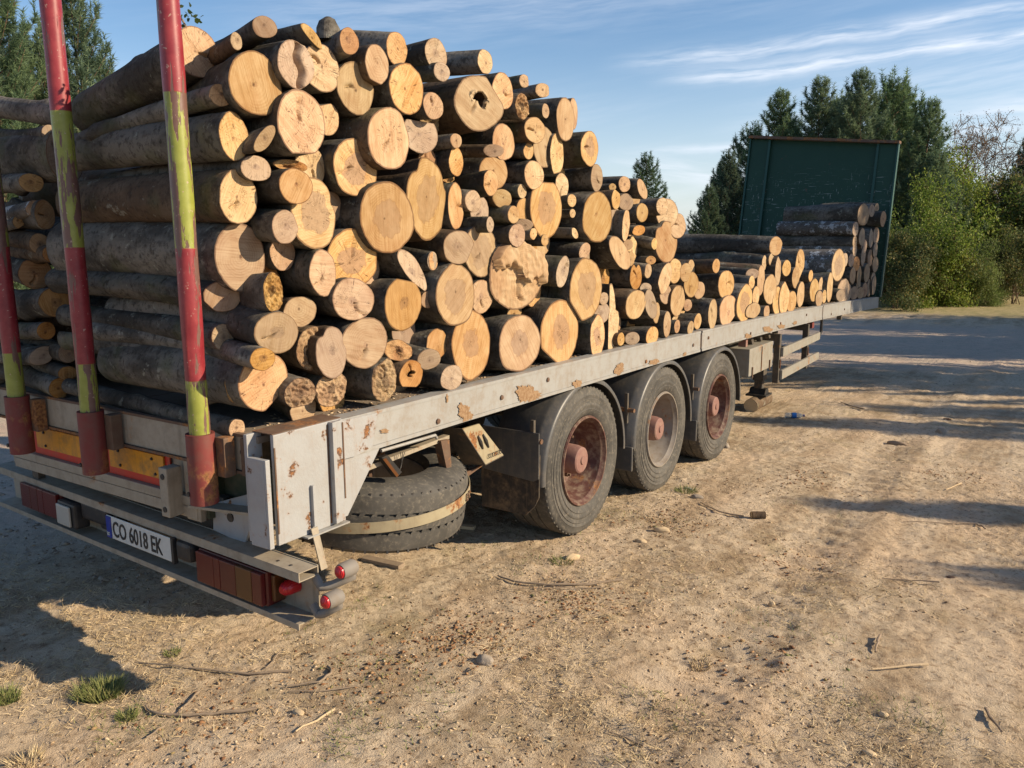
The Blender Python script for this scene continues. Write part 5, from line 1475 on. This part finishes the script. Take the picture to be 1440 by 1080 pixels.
stick([(1352, 681), (1340, 686), (1330, 690)], .008, 'stick', 'short pale stick in the middle right distance', mat='chip')
stick([(1385, 745), (1372, 737), (1335, 737), (1270, 736)], .007, 'branch', 'thin branch in the shade at the right')
stick([(1215, 577), (1200, 573), (1182, 566)], .012, 'branch', 'dark branch lying beyond the plastic bottle')
stick([(905, 1052), (880, 1040), (856, 1032)], .006, 'twig', 'dark twig near the bottom centre', 'twig')
stick([(1320, 822), (1280, 818), (1240, 815)], .006, 'twig', 'thin twig right of centre on the dark patch', 'twig')
stick([(1045, 728), (1010, 722), (985, 708)], .008, 'stick', 'crooked stick ahead of the small cut billet')
def lump(px, py, sx, sy, sz, name, label, cat, mat, seed, rz=0.):
    q = onground(px, py); rs = random.Random(seed); bm = bmesh.new(); bmesh.ops.create_icosphere(bm, subdivisions=3, radius=1)
    for v in bm.verts:
        f = 1 + .28 * mnoise.noise(v.co * 1.4 + Vector((seed, 0, 0))) + .10 * mnoise.noise(v.co * 4 + Vector((0, seed, 0)))
        v.co = Vector((v.co.x * sx * f, v.co.y * sy * f, max(-.5, v.co.z) * sz * f))
    mb = MB(); mb.bm.free(); mb.bm = bm
    o = mb.build(name, M[mat], None, smooth=True, loc=(q[0], q[1], float(ground_z(q[0], q[1])) + sz * .35), rot=(0, 0, rz)); tag(o, label, cat); return o
lump(681, 932, .045, .03, .03, 'stone', 'rounded pale stone with a reddish side in the foreground centre', 'stone', 'stone', 1)
lump(901, 762, .040, .028, .016, 'wood_chip', 'flat orange wood chip near the rearmost wheel', 'wood chip', 'chip', 2)
lump(930, 748, .06, .022, .02, 'wood_chip', 'long pale splinter of wood beside the flat orange chip', 'wood chip', 'chip', 3, .4)
lump(805, 786, .05, .02, .025, 'wood_chip', 'upright wood chip among green leaves below the wheel', 'wood chip', 'chip', 4, 1.)
lump(1323, 609, .05, .045, .045, 'stone', 'round grey stone in the middle right distance', 'stone', 'stone', 5)
lump(1262, 626, .11, .035, .03, 'bark_piece', 'dark piece of bark left below the round grey stone', 'bark', 'twig', 6)
lump(1020, 630, .045, .04, .04, 'stone', 'pale stone touching the front wheel of the three', 'stone', 'stone', 7)
lump(1085, 852, .02, .014, .02, 'wood_chip', 'small pointed orange chip right of centre', 'wood chip', 'chip', 8)
lump(1270, 647, .05, .02, .008, 'wood_chip', 'thin white chip in the middle right distance', 'wood chip', 'chip', 9)
lump(1332, 590 , .04, .03, .014, 'leaf', 'reddish brown fallen leaf in the right distance', 'leaf', 'rust', 10)
lump(1338, 812, .028, .02, .006, 'leaf', 'small orange fallen leaf on the dark patch at right', 'leaf', 'rust', 11)
lump(1242, 1006, .022, .016, .012, 'wood_chip', 'crumpled white chip in the lower right', 'wood chip', 'chip', 12)
lump(1222, 1060, .025, .018, .010, 'wood_chip', 'pale chip at the bottom right of centre', 'wood chip', 'chip', 13)
lump(420, 1003, .03, .018, .01, 'wood_chip', 'pale shaving beside the straight stick', 'wood chip', 'chip', 14)
lump(980, 700, .05, .03, .02, 'clod', 'dark clod of earth beside the crooked stick', 'clod', 'stone', 15)
# the small cut billet, the block under the leg, planks under the spare tyre
def billet(px, py, L_, r, rz, label, lift=0.0, q=None, name='billet', cat='wood block'):
    q = onground(px, py) if q is None else q; e = empty(name, (q[0], q[1], float(ground_z(q[0], q[1])) + r + lift)); e.rotation_euler = (0, 0, rz)
    mb = MB(); mb.tube([(-L_ / 2 + L_ * k / 5, .004 * math.sin(k), 0) for k in range(6)], r, 16, cap=False); mb.build('bark', B['n'], e, smooth=True)
    for s in (-1, 1): mb = MB(); mb.lathe([(s * (L_ / 2 + .001), .0001), (s * (L_ / 2 + .001), r * .98)], (0, 0, 0), 'x', 16); mb.build('cut_end', M['chip'], e)
    tag(e, label, cat); return e
billet(1066, 729, .10, .026, .6, 'small cut billet of pale wood lying on the dirt')
gz_ = float(ground_z(-.52, 8.15)); e = billet(0, 0, .62, .088, 1.57, 'half log used as a pad under the landing leg', q=(-.52, 8.15, 0), name='support_block', cat='wood block')
for i, (px, py, l, w, rz, lab) in enumerate(((538, 794, .28, .06, .1, 'flat grey board under the spare tyre'), (652, 745, .16, .05, .3, 'short pale board end sticking out beside the spare tyre'), (645, 712, .12, .06, .9, 'reddish wooden wedge leaning at the spare tyre'))):
    q = onground(px, py); mb = MB(); mb.box(-l / 2, l / 2, -w / 2, w / 2, 0, .022, .003)
    tag(mb.build('board', M['chip'] if i else M['twig'], None, loc=(q[0], q[1], float(ground_z(q[0], q[1])) + .005 + (.1 if i == 2 else 0)), rot=(0, .0 if i < 2 else .8, rz)), lab, 'board')
# plastic bottle
q = onground(1117, 588); bo = empty('plastic_bottle', (q[0], q[1], float(ground_z(q[0], q[1])) + .034)); bo.rotation_euler = (0, 0, math.radians(25))
m, g = new_mat('clear_plastic'); finish(g, (.62, .68, .72), .15, extra={'Transmission Weight': .75, 'IOR': 1.2}); M['pet'] = m
mb = MB(); mb.lathe([(-.11, .0001), (-.11, .026), (-.10, .032), (-.05, .033), (-.045, .030), (.0, .033), (.04, .032), (.07, .024), (.09, .013), (.10, .012), (.10, .0001)], (0, 0, 0), 'x', 24); mb.build('body', M['pet'], bo, smooth=True)
mb = MB(); mb.lathe([(-.03, .0335), (.02, .0335)], (0, 0, 0), 'x', 24); m, g = new_mat('blue_label'); finish(g, (.03, .15, .45), .4); mb.build('wrapper', m, bo, smooth=True)
mb = MB(); mb.lathe([(.10, .0001), (.10, .015), (.115, .015), (.115, .0001)], (0, 0, 0), 'x', 16); mb.build('cap', M['blue'], bo, smooth=True)
tag(bo, 'clear plastic bottle with a blue wrapper lying beyond the front wheel', 'bottle')
lump(968, 688, .035, .018, .012, 'litter', 'crumpled bluish plastic scrap in green grass by the middle wheel', 'litter', 'rail', 16)

# scattered stuff: dry grass, chips, grit
def in_view(x, y, margin=60):
    P = np.stack([x, y, base_z(x, y)], 1) - CAM; z = P @ CF; ok = z > .3
    px = 720 + FPX * (P @ CR) / np.maximum(z, .3); py = 540 - FPX * (P @ CU) / np.maximum(z, .3)
    return ok & (px > -margin) & (px < 1440 + margin) & (py < 1080 + margin)
def scatter(n, y1, rs, power=1.0):
    """points in view, denser nearer to the lens"""
    out = []
    while sum(len(o) for o in out) < n:
        px = rs.uniform(-40, 1480, n * 2); py = 440 + 680 * rs.uniform(0, 1, n * 2) ** power
        dx = CF[None] + CR[None] * ((px - 720) / FPX)[:, None] - CU[None] * ((py - 540) / FPX)[:, None]
        t = (-.0334 * CAM[1] - CAM[2]) / (dx[:, 2] + .0334 * dx[:, 1]); P = CAM + dx * t[:, None]
        k = (t > 0) & (P[:, 1] < y1) & (np.hypot(P[:, 0], P[:, 1]) < 40); out.append(P[k][:, :2])
    return np.concatenate(out)[:n]
rs = np.random.RandomState(8)
def patchy(P, f, seed, lo, hi, rs): d = fbm(P[:, 0], P[:, 1], f, 4, seed) + .5; return rs.uniform(0, 1, len(P)) < np.clip((d - lo) / (hi - lo), 0, 1)
def off_road(P): return (P[:, 0] > -1.3) | (P[:, 1] < .2)
m, g = new_mat('dry_grass'); geo = g.n('NewGeometry', out=None).outputs['Random Per Island']
c = g.mix(geo, (.36, .27, .14), (.62, .50, .32)); finish(g, c, .8); M['dry'] = m
m, g = new_mat('green_grass'); geo = g.n('NewGeometry', out=None).outputs['Random Per Island']
c = g.mix(geo, (.09, .13, .03), (.26, .25, .10)); finish(g, c, .7); M['grass'] = m
m, g = new_mat('wood_debris'); geo = g.n('NewGeometry', out=None).outputs['Random Per Island']
c = g.ramp(geo, [(0, (.08, .05, .03)), (.35, (.24, .15, .08)), (.6, (.42, .31, .19)), (.85, (.50, .38, .25)), (1.0, (.58, .47, .34))]); finish(g, c, .85); M['debris'] = m
def flat_blades(P, rs, L0, L1, w, lie):
    n = len(P); a = rs.uniform(0, 6.283, n); up = rs.uniform(lie[0], lie[1], n)
    D = unit(np.stack([np.cos(a), np.sin(a), up], 1)); z = ground_z(P[:, 0], P[:, 1]); B3 = np.stack([P[:, 0], P[:, 1], z + .001], 1)
    return blades(B3, D, rs.uniform(L0, L1, n), rs.uniform(.6, 1.4, n) * w, rs)
P = scatter(120000, 14, rs, 1.1); P = P[patchy(P, 1.6, 3, .47, .68, rs) & off_road(P)]
V, F = flat_blades(P, rs, .012, .055, .0028, (.05, .9)); tag(link('dry_grass', tri_mesh('dry_grass', V, F, M['dry'])), 'thin dry straw and turf on the dirt', kind='stuff')
P = scatter(40000, 16, rs, 1.1); P = P[patchy(P, 2.2, 23, .60, .76, rs) & off_road(P)]
V, F = flat_blades(P, rs, .012, .045, .0032, (.4, 1.6)); tag(link('green_grass', tri_mesh('green_grass', V, F, M['grass'])), 'short green blades growing in patches', kind='stuff')
def shards(P, rs, s0, s1, thin=.35):
    n = len(P); z = ground_z(P[:, 0], P[:, 1]); s = (s0 + (s1 - s0) * rs.uniform(0, 1, n) ** 3)[:, None]; a = rs.uniform(0, 6.283, n)
    u = np.stack([np.cos(a), np.sin(a), rs.normal(size=n) * .15], 1) * s; w = np.stack([-np.sin(a), np.cos(a), rs.normal(size=n) * .2], 1) * s * rs.uniform(.2, .8, (n, 1)); h = np.array([0, 0, 1.]) * s * thin * rs.uniform(.5, 1.5, (n, 1))
    C_ = np.stack([P[:, 0], P[:, 1], z + .0008], 1); V = np.empty((n * 6, 3)); V[0::6] = C_ - u; V[1::6] = C_ + u * rs.uniform(.5, 1, (n, 1)); V[2::6] = C_ + w; V[3::6] = C_ - w; V[4::6] = C_ + h; V[5::6] = C_ - h * .6
    b = np.arange(n)[:, None] * 6; F = np.concatenate([b + np.array(f) for f in ((0, 2, 4), (2, 1, 4), (1, 3, 4), (3, 0, 4), (2, 0, 5), (1, 2, 5), (3, 1, 5), (0, 3, 5))]); return V, F
P = scatter(32000, 14, rs, 1.0); P = P[patchy(P, 1.1, 43, .40, .68, rs)]
Z_ = np.stack([rs.normal(.55, .45, 9000), rs.uniform(.1, 6.5, 9000)], 1); P = np.concatenate([P, Z_[patchy(Z_, 2.0, 91, .38, .6, rs)]])
V, F = shards(P, rs, .0025, .016); tag(link('wood_debris', tri_mesh('wood_debris', V, F, M['debris'])), 'bark crumbs, chips and grit scattered over the dirt', kind='stuff')
P = scatter(14000, 30, rs, .6); P = P[~off_road(P) | (P[:, 1] > 12)]
V, F = shards(P, rs, .006, .035, .5); tag(link('gravel', tri_mesh('gravel', V, F, M['stone'])), 'crushed stone on the track', kind='stuff')
# bark crumbs on the deck boards
n = 4500; Pd = np.stack([rs.uniform(-1.2, -.09, n) ** 1, rs.uniform(.05, 12.4, n) ** 1], 1); Pd[:, 0] = -.09 - np.abs(rs.normal(size=n)) * .16
gz_keep = ground_z
ground_z = lambda x, y: dz(np.asarray(y)) - .0125
V, F = shards(Pd, rs, .004, .022, .25); tag(link('bark_crumbs', tri_mesh('bark_crumbs', V, F, M['debris'])), 'bark crumbs and chips lying on the deck boards', kind='stuff')
ground_z = gz_keep
Z_ = np.concatenate([np.stack([rs.normal(a, .16, n), rs.normal(b, .16, n)], 1) for a, b, n in ((.25, .85, 700), (.5, 1.6, 500), (.1, .35, 300), (.35, 3.2, 300), (1.3, 3.0, 200), (.9, 5.0, 260), (1.9, 6.0, 200), (-.2, -.3, 160), (1.6, 1.6, 160))])
V, F = shards(Z_, rs, .006, .022, .3); m, g = new_mat('dead_leaf'); geo = g.n('NewGeometry', out=None).outputs['Random Per Island']
finish(g, g.ramp(geo, [(0, (.13, .06, .03)), (.5, (.26, .13, .06)), (.8, (.36, .22, .11)), (1.0, (.12, .14, .05))]), .8); tag(link('leaf_litter', tri_mesh('leaf_litter', V, F, m)), 'brown dead leaves and bark flakes in drifts', kind='stuff')
# grass tufts one can point at
def tuft(px, py, r, n, L0, L1, name, label, mat='grass'):
    q = onground(px, py); rs = np.random.RandomState(px); a = rs.uniform(0, 6.283, n); rr = r * np.sqrt(rs.uniform(0, 1, n)); x = q[0] + rr * np.cos(a); y = q[1] + rr * np.sin(a)
    D = unit(np.stack([np.cos(a) * .6 + rs.normal(size=n) * .35, np.sin(a) * .6 + rs.normal(size=n) * .35, np.ones(n)], 1)); B3 = np.stack([x, y, ground_z(x, y)], 1)
    V, F = blades(B3, D, rs.uniform(L0, L1, n), .0045, rs); o_ = np.array([q[0], q[1], q[2]]); o = link(name, tri_mesh(name, V - o_, F, M[mat]), None, tuple(o_)); tag(o, label, 'grass tuft', 'grass tufts'); return o
tuft(140, 978, .085, 900, .03, .085, 'grass_tuft', 'thick green grass tuft in the shadow at the lower left')
tuft(8, 985, .05, 350, .02, .07, 'grass_tuft', 'green grass tuft at the left photo edge')
tuft(178, 1008, .04, 160, .015, .05, 'grass_tuft', 'small sparse tuft just below the thick one')
tuft(242, 920, .035, 130, .012, .035, 'grass_tuft', 'small tuft left of the bumper shadow')
tuft(965, 690, .09, 220, .02, .06, 'grass_tuft', 'sparse green tuft beside the middle wheel')
tuft(790, 790, .07, 120, .02, .05, 'grass_tuft', 'small green weed beside the upright chip')
tuft(35, 1072, .06, 200, .015, .05, 'grass_tuft', 'dry tuft at the lower left corner', 'dry')
tuft(985, 938, .05, 160, .01, .04, 'grass_tuft', 'dry straw tuft in the foreground right of centre', 'dry')
# leafy twig on the top left log
a = Vector(ony(262, 38, .1)); b = Vector(ony(247, 12, .12)); mb = MB(); mb.tube([a + Vector((-.02, 0, -.05)), a, a.lerp(b, .5), b], [.006, .005, .004, .002], 6)
tw = mb.build('leafy_twig', M['twig'], None); tag(tw, 'leafy green twig sticking up behind the top left log', 'twig')
rs = np.random.RandomState(5)
for px, py, nn in ((270, 22, 9), (258, 30, 7), (262, 14, 3), (278, 27, 4)):
    for k in range(nn):
        c0 = Vector(ony(px + rs.uniform(-9, 9), py + rs.uniform(-8, 8), .1 + rs.uniform(-.04, .04))); a_ = rs.uniform(0, 6.28); s = rs.uniform(.011, .02)
        mb = MB(); d = Vector((math.cos(a_), math.sin(a_) * .5, rs.uniform(-.6, .6))).normalized(); w = d.cross(Vector((.2, 1, .3))).normalized(); nn_ = d.cross(w)
        vs = [mb.bm.verts.new(c0 + d * s * u + w * s * v + nn_ * s * h) for u, v, h in ((-1, 0, 0), (-.4, .45, .12), (.4, .4, .1), (1, 0, -.1), (.4, -.4, .1), (-.4, -.45, .12), (0, 0, 0))]
        for i in range(6): mb.bm.faces.new([vs[i], vs[(i + 1) % 6], vs[6]])
        mb.build('leaf', L_oak, tw)
